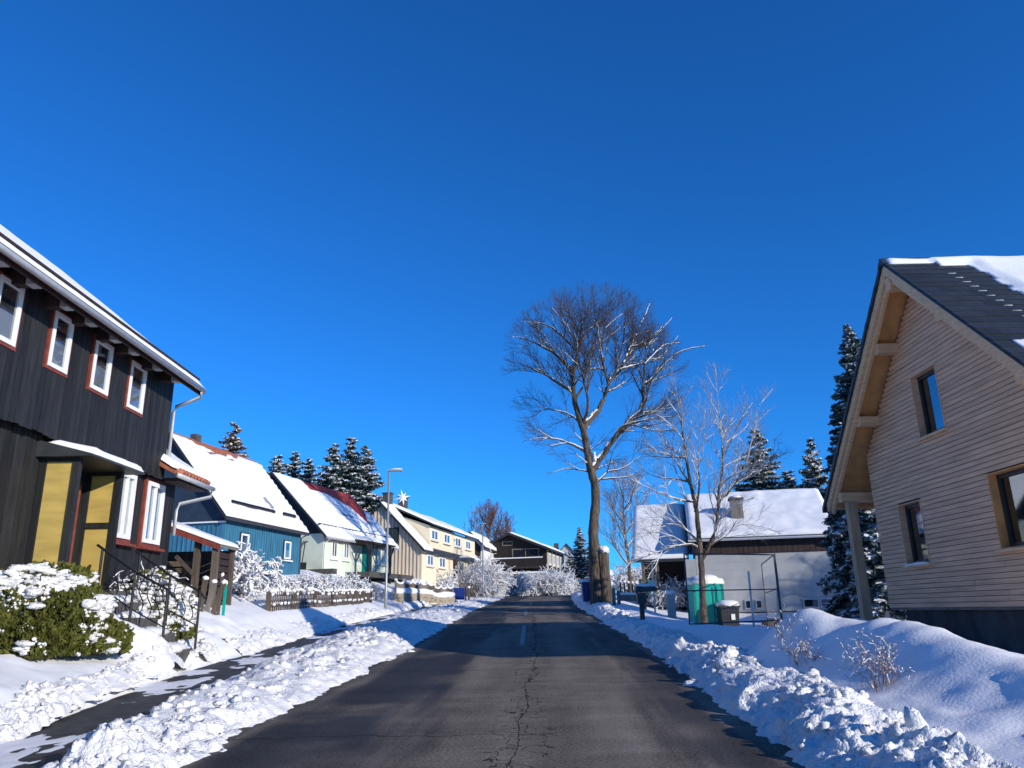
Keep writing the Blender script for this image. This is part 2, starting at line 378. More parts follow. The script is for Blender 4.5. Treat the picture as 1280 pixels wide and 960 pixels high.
RP = {
 -30: ([0, .7, 1.5, 3, 5, 40], [-.05, .1, .2, .3, .3, .3]),
  10: ([0, .7, 1.3, 2.5, 3.6, 5.0, 8, 40], [-.05, .08, .14, .22, .28, .12, .0, 0]),
  17: ([0, .7, 1.3, 2.5, 3.6, 5.0, 8, 40], [-.05, .1, .16, .22, .26, .22, .1, 0]),
  22: ([0, .7, 1.5, 2.5, 4, 6, 40], [-.05, .2, .16, .12, .05, .0, 0]),
  30: ([0, .7, 1.5, 2.2, 3.2, 5, 8, 40], [-.05, .2, .16, .0, -.35, -.6, -.6, -.4]),
  40: ([0, .6, 1.2, 2.0, 3.5, 6, 12, 40], [-.05, .3, .42, .3, -.1, -.3, -.2, 0]),
  50: ([0, .6, 1.5, 3, 6, 12, 40], [-.05, .25, .3, .1, 0, 0, .2]),
  80: ([0, 1, 3, 10, 40], [-.05, .1, .2, .2, .4]),
  400:([0, 3, 10, 40], [0, .1, .2, .5])}
def table(T):
    ys = sorted(T); return np.array(ys, float), np.array([np.interp(SG, *T[y]) for y in ys])
LT, RT = table(LP), table(RP)
def bil(T, Y, s):
    ys, A = T; i = np.clip(np.searchsorted(ys, Y)-1, 0, len(ys)-2); t = np.clip((Y-ys[i])/(ys[i+1]-ys[i]), 0, 1)
    j = np.clip(np.searchsorted(SG, s)-1, 0, len(SG)-2); q = np.clip((s-SG[j])/(SG[j+1]-SG[j]), 0, 1)
    return (1-t)*((1-q)*A[i, j]+q*A[i, j+1])+t*((1-q)*A[i+1, j]+q*A[i+1, j+1])
SWY = [-30, 6.8, 7.7, 10.7, 14, 21, 26, 34, 42, 52]; SWI = [-2.2, -3.9, -4.2, -4.55, -4.7, -5.2, -5.4, -5.2, -4.9, -4.0]; SWO = [-3.6, -5.0, -5.1, -5.5, -5.85, -5.9, -6.0, -5.8, -5.5, -4.6]
def gnd(X, Y, rough=True):
    X, Y = np.broadcast_arrays(np.asarray(X, float), np.asarray(Y, float)); c = rc(Y)
    sl, sr = c-HW-X, X-c-HW
    off = np.where(sl > 0, bil(LT, Y, np.maximum(sl, 0)), np.where(sr > 0, bil(RT, Y, np.maximum(sr, 0)), -.06))
    g = lambda x, y, a, s, s2=None: a*np.exp(-((X-x)/s)**2-((Y-y)/(s2 or s))**2)
    off = off+g(4.4, 12.3, .72, .75, 1.1)+g(4.95, 10.5, .60, .8, 1.2)+g(5.1, 8.8, .36, .9, 1.0)+g(5.3, 7.4, .22, .9, .9)+g(5.6, 15.2, .30, 1.0, 1.3)+g(6.9, 16.4, .30, .8)+g(6.4, 13.4, .25, 1.0, 1.2)+g(-6.75, 13.05, .42, .75, .38)+g(-5.85, 13.2, .36, .42, .42)+g(-5.75, 14.7, .3, .35, .35)
    z = zr(Y)+off
    if rough:
        far = np.clip(1.2-np.abs(Y-14)/60, .3, 1)
        out = np.clip(np.maximum(sl, sr)/1.2, 0, 1)
        z = z+out*far*(.05*fbm(X*.9, Y*.9, 0, 3, 5)+.018*fbm(X*4, Y*4, 0, 3, 9))
        swi, swo = np.interp(Y, SWY, SWI), np.interp(Y, SWY, SWO)
        on = np.clip((swi+.2-X)/.2, 0, 1)*np.clip((X-swo+.1)/.2, 0, 1)*(Y < 52)
        patch = .035*(fbm(X*2.2, Y*1.0, 0, 4, 21)+.25*fbm(X*9, Y*7, 0, 2, 31))+.032
        z = z*(1-on)+on*(zr(Y)+patch)
        pile = np.clip((swo-.2-X)/.4, 0, 1)*np.clip((-X-5.2)/.5, 0, 1)*np.clip((8.2+X)/.8, 0, 1)*np.clip((Y-12.6)/.8, 0, 1)*np.clip((20.5-Y)/2, 0, 1)
        z = z+pile*(.14*np.abs(fbm(X*2.2, Y*2.2, 0, 3, 41))+.09*np.abs(fbm(X*6, Y*6, 0, 3, 43)))
        # clods on the mound flank and trampled snow to its right
        m = np.clip((X-3.6)/.5, 0, 1)*np.clip((13-Y)/2, 0, 1)*np.clip((Y-3)/1, 0, 1)*np.clip((9-X)/1, 0, 1)
        z = z+m*(.10*np.abs(fbm(X*1.4, Y*1.4, 0, 3, 51))-.03)
    return z
def gz(x, y): return float(gnd(x, y))

def lines(spec):
    out = [spec[0][0]]
    for a, b, st in spec:
        n = max(1, int(round((b-a)/st))); out += list(np.linspace(a, b, n+1)[1:])
    return np.array(out)
gx = lines([(-700, -120, 70), (-120, -40, 10), (-40, -14, 2), (-14, -9, .5), (-9, -6.6, .14), (-6.6, -2.2, .06), (-2.2, 2.4, .6), (2.4, 4.0, .07), (4.0, 9, .12), (9, 14, .5), (14, 40, 2), (40, 120, 10), (120, 700, 70)])
gy = lines([(-60, -10, 5), (-10, 3, 1), (3, 5, .25), (5, 17, .075), (17, 26, .15), (26, 45, .3), (45, 80, .8), (80, 140, 4), (140, 900, 60)])
GX, GY = np.meshgrid(gx, gy); GZ = gnd(GX, GY); nx = len(gx)
I = np.arange(len(gy)*nx).reshape(len(gy), nx)
gf = np.stack([I[:-1, :-1], I[:-1, 1:], I[1:, 1:], I[1:, :-1]], -1).reshape(-1, 4)
ground = obj_from('snow_ground', np.stack([GX, GY, GZ], -1).reshape(-1, 3), gf, 'snow', smooth=True)
tag(ground, 'snow covered ground of gardens and verges rising on both sides of the road', 'ground', kind='structure')

def strip(name, ys, xl, xr, z, matn, n=8, center=None):
    V, UV = [], []
    for y, a, b, zz in zip(ys, xl, xr, z):
        for i in range(n+1):
            x = a+(b-a)*i/n; V.append((x, y, zz)); UV.append((x-float(rc(y)), y))
    Fc = np.array([[j*(n+1)+i, j*(n+1)+i+1, (j+1)*(n+1)+i+1, (j+1)*(n+1)+i] for j in range(len(ys)-1) for i in range(n)])
    o = obj_from(name, np.array(V), Fc, matn, smooth=True)
    uvl = o.data.uv_layers.new(name='UVMap'); uva = np.array(UV, np.float32)
    vi = np.zeros(len(o.data.loops), np.int32); o.data.loops.foreach_get('vertex_index', vi)
    uvl.data.foreach_set('uv', uva[vi].ravel())
    return o
ry = lines([(-60, 0, 2), (0, 100, .5), (100, 300, 5)])
road = strip('road', ry, rc(ry)-3.15, rc(ry)+3.15, zr(ry), 'asphalt')
tag(road, 'dark patched asphalt road with a cracked middle joint climbing to a crest', 'road', kind='structure')
sy = lines([(-20, 52, .4)])
side = strip('pavement', sy, np.interp(sy, SWY, SWI)+1.0, np.interp(sy, SWY, SWO)-.15, zr(sy)+.035, 'asphalt_wet', 4)
tag(side, 'wet dark footpath half cleared of snow beside the timber houses', 'pavement', kind='structure')
def dash(y0, y1, k):
    ys = np.linspace(y0, y1, 10); c = rc(ys)-.12
    d = strip('lane_dash', ys, c-.055, c+.055, zr(ys)+.004, 'paint_line', 1)
    d.parent = road; return d
for y0, y1 in ((18.6, 26.0), (33.0, 38.5), (46, 51)): dash(y0, y1, 0)
# dark bitumen patch, long and narrow, far up the road
mb_y = np.linspace(39, 48, 8)

# ------------------------------------------------------------------ ploughed snow banks
def bank(name, label, ya, yb, base_fn, inner, outer, hgt_fn, seed, crest=.45, z0=None, fine=.022, grow=.0035, matn='snow_rough', lumps=300, cols=64):
    ys = [ya]
    while ys[-1] < yb: ys.append(ys[-1]+max(fine, grow*abs(ys[-1])))
    ys = np.array(ys); t = np.linspace(0, 1, cols); Yg, T = np.meshgrid(ys, t, indexing='ij')
    a, b = inner(Yg), outer(Yg)
    a = a+.16*fbm(Yg*1.3, 0*Yg+seed, 0, 4, seed)+.05*fbm(Yg*7, 0*Yg, 0, 2, seed+1); b = b+.16*fbm(Yg*1.1, 0*Yg+seed+5, 0, 3, seed+2)
    X = a+(b-a)*T
    prof = np.where(T < crest, np.sin(np.clip(T/crest, 0, 1)*math.pi/2)**.8, np.cos(np.clip((T-crest)/(1-crest), 0, 1)*math.pi/2)**.9)
    h = hgt_fn(Yg)*(1+.45*fbm(Yg*1.6, X*1.5, 0, 3, seed+3))
    base = base_fn(X, Yg)
    Z = base-.04+prof*h
    bil_ = lambda s, sd: 1-np.abs(fbm(X*s, Yg*s, Z*s, 2, sd))*2.2
    w = np.clip(prof*3, 0, 1)
    d = .085*bil_(2.6, seed+10)+.05*bil_(6, seed+14)+.030*bil_(12, seed+18)+.011*bil_(26, seed+20)
    d = .07+(d-.07)*np.clip(.75+1.3*fbm(X*.8, Yg*.8, 0, 2, seed+40), .25, 1.25)
    Z = Z+w*(d-.07); X = X+w*.07*fbm(X*5, Yg*5, Z*5, 3, seed+22); Y2 = Yg+w*.07*fbm(X*5+9, Yg*5, Z*5, 3, seed+26)
    V = np.stack([X, Y2, Z], -1).reshape(-1, 3); n, k = Yg.shape
    I = np.arange(n*k).reshape(n, k); Fc = np.stack([I[:-1, :-1], I[:-1, 1:], I[1:, 1:], I[1:, :-1]], -1).reshape(-1, 4)
    # broken clods lying on and beside it
    LV, LF = [], []; base_n = len(V); q = random.Random(seed)
    for i in range(lumps):
        y = ya+(yb-ya)*q.random()**2.2; j = int(np.searchsorted(ys, y)); j = min(j, n-1); tt = int(min(max(q.gauss(.5, .26), .0), 1)*(k-1))
        if q.random() < .12: tt = q.choice([0, k-1])
        p = np.array([X[j, tt], Y2[j, tt], Z[j, tt]]); r = q.uniform(.012, .05)*(1.6 if q.random() < .12 else 1)*(2.1 if q.random() < .03 else 1)
        nu, nv = 7, 5; m = MB().blob(p+[0, 0, r*.2], (r*q.uniform(.8, 1.5), r*q.uniform(.8, 1.5), r*q.uniform(.6, 1)), i*13+seed, nu, nv, .34)
        off = base_n+len(LV); LV += m.v; LF += [[x+off for x in f] for f in m.f]
    V = np.concatenate([V, np.array(LV)]) if LV else V
    Fc = np.concatenate([Fc, np.array(LF)]) if LF else Fc
    o = obj_from(name, V, Fc, matn, smooth=True); return tag(o, label, 'snow bank', kind='structure')
roadz = lambda X, Y: zr(Y)
bank('snow_bank', 'ploughed ridge of lumpy snow between the road and the footpath', 2.5, 62, roadz,
     lambda Y: rc(Y)-HW+.1, lambda Y: np.interp(Y, SWY, SWI)+.1, lambda Y: np.interp(Y, [0, 7, 13, 17, 24, 30, 45, 60], [.24, .27, .30, .30, .27, .2, .15, .12]), 3, .5, lumps=900)
bank('snow_bank', 'ploughed ridge of lumpy snow along the building site side of the road', 2.5, 70, roadz,
     lambda Y: rc(Y)+HW-.2, lambda Y: rc(Y)+HW+np.interp(Y, [0, 6, 10, 16, 22, 40], [1.7, 1.5, 1.4, 1.2, 1.0, 1.5]),
     lambda Y: np.interp(Y, [0, 7, 10, 15, 19, 24, 30, 40, 60], [.27, .30, .32, .32, .24, .22, .30, .45, .3]), 8, .42, lumps=1100)
bank('snow_bank', 'shovelled snow ridge between the footpath and the black house lawn', 3.5, 16.2, lambda X, Y: gnd(X, Y, False)*.75+(zr(Y)+.05)*.25,
     lambda Y: np.interp(Y, SWY, SWO)+.12, lambda Y: np.interp(Y, SWY, SWO)-.5, lambda Y: .13+0*Y, 14, .5, lumps=500)
bank('snow_bank', 'low snow ridge along the inner edge of the footpath by the picket fence', 17.0, 50, lambda X, Y: gnd(X, Y, False)*.6+(zr(Y)+.05)*.4,
     lambda Y: np.interp(Y, SWY, SWO)+.15, lambda Y: np.interp(Y, SWY, SWO)-.7, lambda Y: .16+0*Y, 19, .5, lumps=150)

# ------------------------------------------------------------------ shared building pieces
def basis(u, n): u = Vector(u).normalized(); n = Vector(n).normalized(); return (u, n, Vector((0, 0, 1)))
def window(par, o, u, n, w, h, frame=.08, fm='white_paint', trim=None, tm='red_trim', sill=None, depth=.06, pane='glass', mull=0, curtain=0, name='window'):
    """a window standing on a wall: o lower left corner on the wall face, u along, n outwards"""
    B = basis(u, n); m = MB()
    m.box((0, 0, 0), (frame, depth, h), B, o).box((w-frame, 0, 0), (w, depth, h), B, o).box((frame, 0, 0), (w-frame, depth, frame), B, o).box((frame, 0, h-frame), (w-frame, depth, h), B, o)
    for i in range(mull):
        x = w*(i+1)/(mull+1); m.box((x-frame*.4, 0, frame), (x+frame*.4, depth*.9, h-frame), B, o)
    win = m.build(name, fm, par)
    MB().box((frame*.8, -.02, frame*.8), (w-frame*.8, depth*.35, h-frame*.8), B, o).build('pane', pane, win) if pane != 'glass' else MB().box((frame*.8, depth*.45, frame*.8), (w-frame*.8, depth*.5, h-frame*.8), B, o).build('pane', pane, win)
    if pane == 'glass': MB().box((frame*.8, -.02, frame*.8), (w-frame*.8, .006, h-frame*.8), B, o).build('dark_room', 'room_grey', win)
    if curtain:
        MB().box((frame*.9, .020, frame*.9), (w-frame*.9, .028, frame+curtain*(h-2*frame)), B, o).build('curtain', 'curtain', win)
    if trim:
        t = MB(); e = .003
        t.box((-trim, 0, -trim), (-e, depth*.7, h+trim), B, o).box((w+e, 0, -trim), (w+trim, depth*.7, h+trim), B, o).box((-e, 0, -trim), (w+e, depth*.7, -e), B, o).box((-e, 0, h+e), (w+e, depth*.7, h+trim), B, o)
        t.build('trim', tm, win)
    if sill:
        MB().box((-.06-(trim or 0), 0, -.06-(trim or 0)), (w+.06+(trim or 0), depth+.07, -(trim or 0)-.004), B, o).build('sill', sill, win)
    return win
def snow_slab(name, par, o, u, v, n, Lu, Lv, th, mask=None, seed=0, du=.15, dv=.15, rough=.35, matn='snow', droop=0, rows=0.0):
    """snow lying on a roof plane: o corner, u along, v down the slope, n up; mask(a,b) in metres says where there is snow"""
    o, u, v, n = Vector(o), Vector(u).normalized(), Vector(v).normalized(), Vector(n).normalized()
    nu, nv = max(2, int(Lu/du)), max(2, int(Lv/dv)); a = np.linspace(0, Lu, nu+1); b = np.linspace(0, Lv, nv+1)
    A, Bm = np.meshgrid(a, b, indexing='ij')
    ed = np.minimum(np.minimum(A, Lu-A), np.minimum(Bm, Lv-Bm)); round_ = np.clip(ed/.12, 0, 1)**.5*.75+.25
    H = th*round_*(1+rough*fbm(A*1.2+seed, Bm*1.2, 0, 4, seed)+rows*np.sin(Bm*2*math.pi/.34))
    keep = np.ones((nu, nv), bool)
    if mask is not None:
        ac, bc = (A[:-1, :-1]+A[1:, 1:])/2, (Bm[:-1, :-1]+Bm[1:, 1:])/2
        mv = mask(A, Bm); H = H*np.clip(mv*4, .12, 1); keep = mask(ac, bc) > 0
    P = np.array(o)[None, None]+A[..., None]*np.array(u)+Bm[..., None]*np.array(v)
    T = P+H[..., None]*np.array(n); Bt = P+.004*np.array(n)
    N1 = (nu+1)*(nv+1); I = np.arange(N1).reshape(nu+1, nv+1)
    top = np.stack([I[:-1, :-1], I[1:, :-1], I[1:, 1:], I[:-1, 1:]], -1)[keep]
    edges = {}
    for f in top:
        for i in range(4):
            e = (f[i], f[(i+1) % 4])
            if (e[1], e[0]) in edges: del edges[(e[1], e[0])]
            else: edges[e] = 1
    sidef = np.array([[e[1], e[0], e[0]+N1, e[1]+N1] for e in edges]) if edges else np.zeros((0, 4), int)
    V = np.concatenate([T.reshape(-1, 3), Bt.reshape(-1, 3)]); Fc = np.concatenate([top.reshape(-1, 4), sidef]).astype(int)
    us = np.unique(Fc); rm = np.zeros(len(V), int); rm[us] = np.arange(len(us))
    return obj_from(name, V[us], rm[Fc], matn, par, smooth=False)
def icicle_line(par, p, q, n, seed, L=.25):
    m = MB(); g = random.Random(seed); p, q = Vector(p), Vector(q)
    for i in range(n):
        c = p.lerp(q, g.random()); l = L*g.uniform(.3, 1); m.tube([c, c-Vector((0, 0, l))], [.014, .002], 4)
    return m.build('icicles', 'frost', par)

# ------------------------------------------------------------------ right: new timber clad house, gable to the road
RX, VX, RIY, RIZ, SL = 8.0, 7.45, 14.05, 8.06, .95
hw = wempty('timber_house', (RX+4, RIY, gz(RX+3, RIY)), 'new house clad in horizontal timber strips with a steep dark tiled roof', 'house')
ztop = lambda y: RIZ-SL*abs(y-RIY)
FY0, FY1, FZ = 10.9, 17.2, 1.43
wins = [(13.87, 14.82, 4.60, 5.87), (15.22, 16.15, 2.25, 3.48), (11.35, 12.93, 2.33, 3.58)]
rows = np.arange(FZ, RIZ-.5, .0905)
back = MB(); nb = 0
for i, z in enumerate(rows):
    zc = z+.0905; half = (RIZ-.30-zc)/SL
    a, b = max(FY0, RIY-half), min(FY1, RIY+half)
    if b-a < .1: continue
    spans = [(a, b)]
    for (y0, y1, z0, z1) in wins:
        if zc > z0+.02 and z < z1-.02:
            ns = []
            for (p, q) in spans:
                if y0 >= q or y1 <= p: ns.append((p, q)); continue
                if y0-p > .04: ns.append((p, y0))
                if q-y1 > .04: ns.append((y1, q))
            spans = ns
    for (p, q) in spans:
        back.box((RX+.045, p, z), (RX+.22, q, zc))
        # a strip with a bevelled lower edge and an open joint, sometimes butt jointed from two lengths
        cuts = [p, q]
        if q-p > 3.2: cuts = [p, p+(q-p)*rng.uniform(.3, .7), q]
        for c0, c1 in zip(cuts[:-1], cuts[1:]):
            dx = rng.uniform(-.004, .004)
            MB().prism([(RX+dx, c0+.003, z+.082), (RX+.04, c0+.003, z+.089), (RX+.04, c0+.003, z+.008), (RX+dx, c0+.003, z+.002)], (0, c1-c0-.006, 0)).build('board', 'siding_wood', hw)
back.build('backing_wall', 'foundation', hw)
MB().box((RX+.23, FY0+.05, FZ), (RX+9, FY1-.05, 4.6)).build('inner_wall', 'siding_wood', hw)
MB().box((RX+.12, FY0+.1, -.6), (RX+9, FY1-.45, FZ-.02)).build('foundation', 'foundation', hw)
MB().box((RX+.02, FY0, FZ-.05), (RX+9, FY1, FZ-.002)).build('sill_plate', 'grey_wood', hw)
for (y0, y1, z0, z1) in wins:
    m = MB(); t = .07                                 # deep reveal boards, then a dark frame set back
    m.box((RX-.012, y1-.025, z0), (RX+.2, y1-.001, z1)).box((RX-.012, y0+.001, z0), (RX+.2, y0+.025, z1)).box((RX-.012, y0+.025, z1-.025), (RX+.2, y1-.025, z1-.001)).box((RX-.012, y0+.025, z0+.001), (RX+.2, y1-.025, z0+.025))
    w = m.build('window', 'soffit_wood' if y0 < 12 else 'siding_wood', hw)
    a0, a1, b0, b1 = y0+.026, y1-.026, z0+.026, z1-.026; xf = RX+.13
    f = MB().box((xf, a0, b0), (xf+.07, a0+t, b1)).box((xf, a1-t, b0), (xf+.07, a1, b1)).box((xf, a0+t, b0), (xf+.07, a1-t, b0+t)).box((xf, a0+t, b1-t), (xf+.07, a1-t, b1)).build('frame', 'window_dark', w)
    MB().box((xf+.035, a0+t-.004, b0+t-.004), (xf+.04, a1-t+.004, b1-t+.004)).build('pane', 'glass_dark', w)
    MB().box((xf+.3, a0+.05, b0+.02), (xf+.32, a1-.05, b1-.02)).build('room', 'curtain' if z0 < 4 and y0 > 12 else 'interior', w)
    MB().box((RX-.07, y0-.06, z0-.045), (RX+.03, y1+.06, z0-.004)).build('sill', 'beam_wood', w)
    if z0 < 4 and y0 > 12: MB().blob((RX-.03, (y0+y1)/2, z0+.01), (.05, (y1-y0)*.5, .035), 4, 10, 5, .2).build('snow_cover', 'snow', w, True)
# roof: deck, bargeboards, purlins
XR = RX+10.5; EN, EF = 9.75, 18.42
for ye, nm in ((EN, 'roof_deck'), (EF, 'roof_deck')):
    s = 1 if ye > RIY else -1; y0 = RIY+s*.002
    MB().prism([(VX+.06, y0, RIZ-.075), (VX+.06, ye-s*.06, ztop(ye)-.075+.057), (VX+.06, ye-s*.06, ztop(ye)-.15), (VX+.06, y0, RIZ-.21)], (XR-VX-.06, 0, 0)).build(nm, 'soffit_wood', hw)
    MB().prism([(VX, y0, RIZ-.07), (VX, ye, ztop(ye)-.07), (VX, ye, ztop(ye)-.27), (VX, y0, RIZ-.30)], (.055, 0, 0)).build('bargeboard', 'beam_wood', hw)
    MB().prism([(VX+.06, y0, RIZ-.216), (VX+.06, ye-s*.07, ztop(ye)-.16), (VX+.06, ye-s*.07, ztop(ye)-.33), (VX+.06, y0, RIZ-.42)], (.07, 0, 0)).build('rafter', 'beam_wood', hw)
    MB().box((VX+.06, ye-s*.05 if s < 0 else ye-.05, ztop(ye)-.22), (XR, ye if s > 0 else ye+.05-.1*0, ztop(ye)-.06)).build('eaves_board', 'beam_wood', hw)
    MB().tube([(VX-.02, ye+s*.07, ztop(ye)-.1), (XR, ye+s*.07, ztop(ye)-.1)], .06, 8).build('gutter', 'sheet_metal', hw)
MB().prism([(VX-.03, RIY+.002, RIZ), (VX-.03, EF+.05, ztop(EF+.05)), (VX-.03, EF+.05, ztop(EF+.05)-.065), (VX-.03, RIY+.002, RIZ-.068)], (XR-VX, 0, 0)).build('tile_slope', 'slate', hw)
for k in range(15):                                   # stepped verge tiles on the far slope
    y = RIY+.1+k*.295; MB().prism([(VX-.05, y, ztop(y)+.035), (VX-.05, y+.33, ztop(y+.33)+.02), (VX-.05, y+.33, ztop(y+.33)-.09), (VX-.05, y, ztop(y)-.07)], (.3, 0, 0)).build('verge_tile', 'slate', hw)
MB().prism([(VX-.03, RIY-.002, RIZ-.03), (VX-.03, EN-.05, ztop(EN-.05)-.03), (VX-.03, EN-.05, ztop(EN-.05)-.065), (VX-.03, RIY-.002, RIZ-.068)], (XR-VX, 0, 0)).build('roof_underlay', 'slate', hw)
cs = math.cos(math.atan(SL)); sn = math.sin(math.atan(SL)); dn = Vector((0, -cs, -sn)); up = Vector((0, -sn, cs)); ex = Vector((1, 0, 0))
tile_me = {}
ncol = 6
for r_ in range(25):                                  # flat interlocking tiles laid in overlapping courses
    for c_ in range(ncol):
        xa = VX-.045+c_*.30+(.15 if r_ % 2 else 0); 
        wv = .297
        if c_ == 0 and r_ % 2: xa -= .15; wv = .447
        o = Vector((xa, RIY, RIZ-.03))+dn*(.02+r_*.24)+up*(.010)
        key = (wv > .3,)
        if key not in tile_me:
            t = MB().box((0, 0, 0), (wv, .30, .026), (ex, (dn+up*.055).normalized(), up)).build('tile', 'slate', hw); tile_me[key] = t.data
            # mesh is in the house's frame: shift so that the corner is at the object's origin
            for vv in t.data.vertices: vv.co += Vector(WOFF[hw.name])
            first = t
        else:
            first = bpy.data.objects.new('tile', tile_me[key]); col.objects.link(first); first.parent = hw
        first.location = o-Vector(WOFF[hw.name])+up*rng.uniform(0, .006)
X_s = VX+ncol*.30
MB().prism([(X_s, RIY-.004, RIZ-.028), (X_s, EN, ztop(EN)-.028), (X_s, EN, ztop(EN)+.02), (X_s, RIY-.004, RIZ+.02)], (XR-X_s, 0, 0)).build('tile_slope', 'slate', hw)
for i in range(14): MB().prism([(VX-.06+i*.38, RIY-.14, RIZ-.09), (VX-.06+i*.38, RIY, RIZ+.075), (VX-.06+i*.38, RIY+.14, RIZ-.09)], (.395, 0, 0)).build('ridge_tile', 'slate', hw)
RL = (RIY-EN)/cs
def rmask(a, b):                                      # a along the ridge from the verge, b down the slope
    n1 = .25*fbm(a*1.4, b*1.4, 0, 3, 77)
    edge = 1.42+.05*b+.10*fbm(b*1.1, 0*b, 0, 3, 78)
    right = a-edge
    top = np.where(a < .9, .26-b+.3*n1, .42-b+.5*n1)
    low = np.minimum(.45-np.abs(b-4.45)+n1, .5-np.abs(a-.75)+n1)
    return np.maximum(np.maximum(right, top), low)
snow_slab('snow_cover', hw, Vector((VX+.03, RIY, RIZ+.03))+up*.0, (1, 0, 0), dn, up, XR-VX-.1, RL-.05, .085, rmask, 5, .07, .08, .3)
m = MB()
for k in range(12):                                   # lines of snow caught on the snow-guard laths
    b = .80+k*.24; p = Vector((VX+.80+.012*k, RIY, RIZ))+dn*b+up*.015; m.bar(p, p+ex*.22+dn*.03, .02, .025, up)
m.build('snow_streak', 'snow', hw)
MB().box((VX+.02, RIY-.1, RIZ-.62), (RX+.1, RIY+.1, RIZ-.36)).build('ridge_purlin', 'beam_wood', hw)
for (u, v) in ((1100, 460), (1077, 548), (1174, 398), (1277, 478)):
    p = atX(u, v, 7.6); p.z = ztop(p.y)-.44
    MB().box((VX+.13, p.y-.1, p.z-.1), (RX+.1, p.y+.1, p.z+.1)).build('purlin', 'beam_wood', hw)
yp = 17.88; zp = ztop(yp)-.47
MB().box((VX+.1, yp-.09, zp-.16), (RX+8, yp+.09, zp+.05)).build('eaves_beam', 'beam_wood', hw)
for x in (7.78, 11.5): MB().box((x-.1, yp-.1, gz(x, yp)-.3), (x+.1, yp+.1, zp-.162)).build('post', 'post_wood', hw)

# ------------------------------------------------------------------ left: black timber house
UX, LX, UZ0, UZ1, UY1, LY1 = -8.0, -8.2, 4.66, 6.98, 17.4, 18.5
hb = wempty('black_house', (-11.5, 10, gz(-9, 10)), 'two storey black boarded house with red trimmed white windows', 'house')
MB().box((-15, 2, .3), (LX-.03, LY1, UZ0)).build('lower_wall', 'black_wood', hb)
MB().box((-15, 1.8, UZ0+.003), (UX-.03, UY1, UZ1)).build('upper_wall', 'black_wood', hb)
uw = [(9.55, 10.35), (11.05, 11.62), (12.5, 13.12), (13.87, 14.53), (15.27, 15.96)]
uw = [(10.95, 11.66), (12.46, 13.14), (13.83, 14.57), (15.25, 16.03), (9.5, 10.2)]
WZ0, WZ1 = 5.67, 6.79
lw = [(15.68, 16.5), (16.92, 17.9)]
LZ0, LZ1 = 3.03, 4.55
y = 8.6
while y < UY1-.02:
    w = min(rng.uniform(.13, .17), UY1-y); hit = [q for q in uw if q[0] < y+w-.02 and q[1] > y+.02]
    dz = rng.uniform(-.02, .02); dx = rng.uniform(0, .006)
    segs = [(UZ0-.1+dz, UZ1)] if not hit else [(UZ0-.1+dz, WZ0-.003), (WZ1+.003, UZ1)]
    for a, b in segs: MB().box((UX-.028, y, a), (UX+dx, y+w-.012, b)).build('board', 'black_board', hb)
    y += w
y = 8.6
while y < LY1-.02:
    w = min(rng.uniform(.13, .17), LY1-y); hit = [q for q in lw if q[0] < y+w-.02 and q[1] > y+.02]; dx = rng.uniform(0, .006)
    segs = [(1.1, UZ0-.003)] if not hit else [(1.1, LZ0-.003), (LZ1+.003, UZ0-.003)]
    for a, b in segs: MB().box((LX-.028, y, a), (LX+dx, y+w-.012, b)).build('board', 'black_board', hb)
    y += w
for i, (a, b) in enumerate(uw):
    t = .055
    window(hb, (UX-.03, a+t, WZ0+t), (0, 1, 0), (1, 0, 0), b-a-2*t, WZ1-WZ0-2*t, .075, 'white_paint', t, 'red_trim', None, .07, 'glass', 0, .5)
for i, (a, b) in enumerate(lw):
    t = .085
    window(hb, (LX-.03, a+t, LZ0+t), (0, 1, 0), (1, 0, 0), b-a-2*t, LZ1-LZ0-2*t, .09, 'white_paint', t, 'red_trim', 'red_trim', .11, 'glass', 1, .97)
# eaves: roof slope, fascia, gutter, beam ends
EX, EZ, SB = -7.38, 6.74, .8
MB().prism([(EX, 1.5, EZ+.02), (-11.5, 1.5, EZ+.02+SB*4.12), (-11.5, 1.5, EZ-.12+SB*4.12), (EX, 1.5, EZ-.10)], (0, 16.2, 0)).build('roof_slope', 'terracotta', hb)
MB().prism([(-11.502, 1.5, EZ+.02+SB*4.12), (-15.6, 1.5, EZ+.02), (-15.6, 1.5, EZ-.1), (-11.502, 1.5, EZ-.12+SB*4.12)], (0, 16.2, 0)).build('roof_slope', 'terracotta', hb)
MB().prism([(UX-.03, UY1-.1, UZ1), (-15, UY1-.1, UZ1), (-11.5, UY1-.1, 9.75)], (0, .1, 0)).build('gable', 'black_wood', hb)
MB().box((-8.02, 1.6, 6.985), (-7.5, 17.65, 7.02)).build('eaves_soffit', 'brown_dark', hb)
MB().box((-7.50, 1.6, 6.62), (-7.46, 17.68, 6.80)).build('fascia', 'brown_dark', hb)
for (u, v) in ((6, 318), (46, 349), (87, 377), (117, 399), (147, 421), (170, 438), (199, 459), (222, 474)):
    p = atX(u, v, -7.62); bz = 6.93
    MB().box((-8.01, p.y-.09, bz-.26), (-7.722, p.y+.09, bz-.02)).build('beam', 'brown_dark', hb)
    MB().prism([(-7.72, p.y-.1, bz-.02), (-7.72, p.y-.1, bz-.27), (-7.58, p.y-.1, bz-.27), (-7.52, p.y-.1, bz-.2), (-7.52, p.y-.1, bz-.02)], (0, .2, 0)).build('beam_end', 'gutter_zinc', hb)
g = MB().tube([(-7.36, 1.6, 6.70), (-7.36, 17.62, 6.70)],   .055, 10); gut = g.build('gutter', 'gutter_zinc', hb, True)
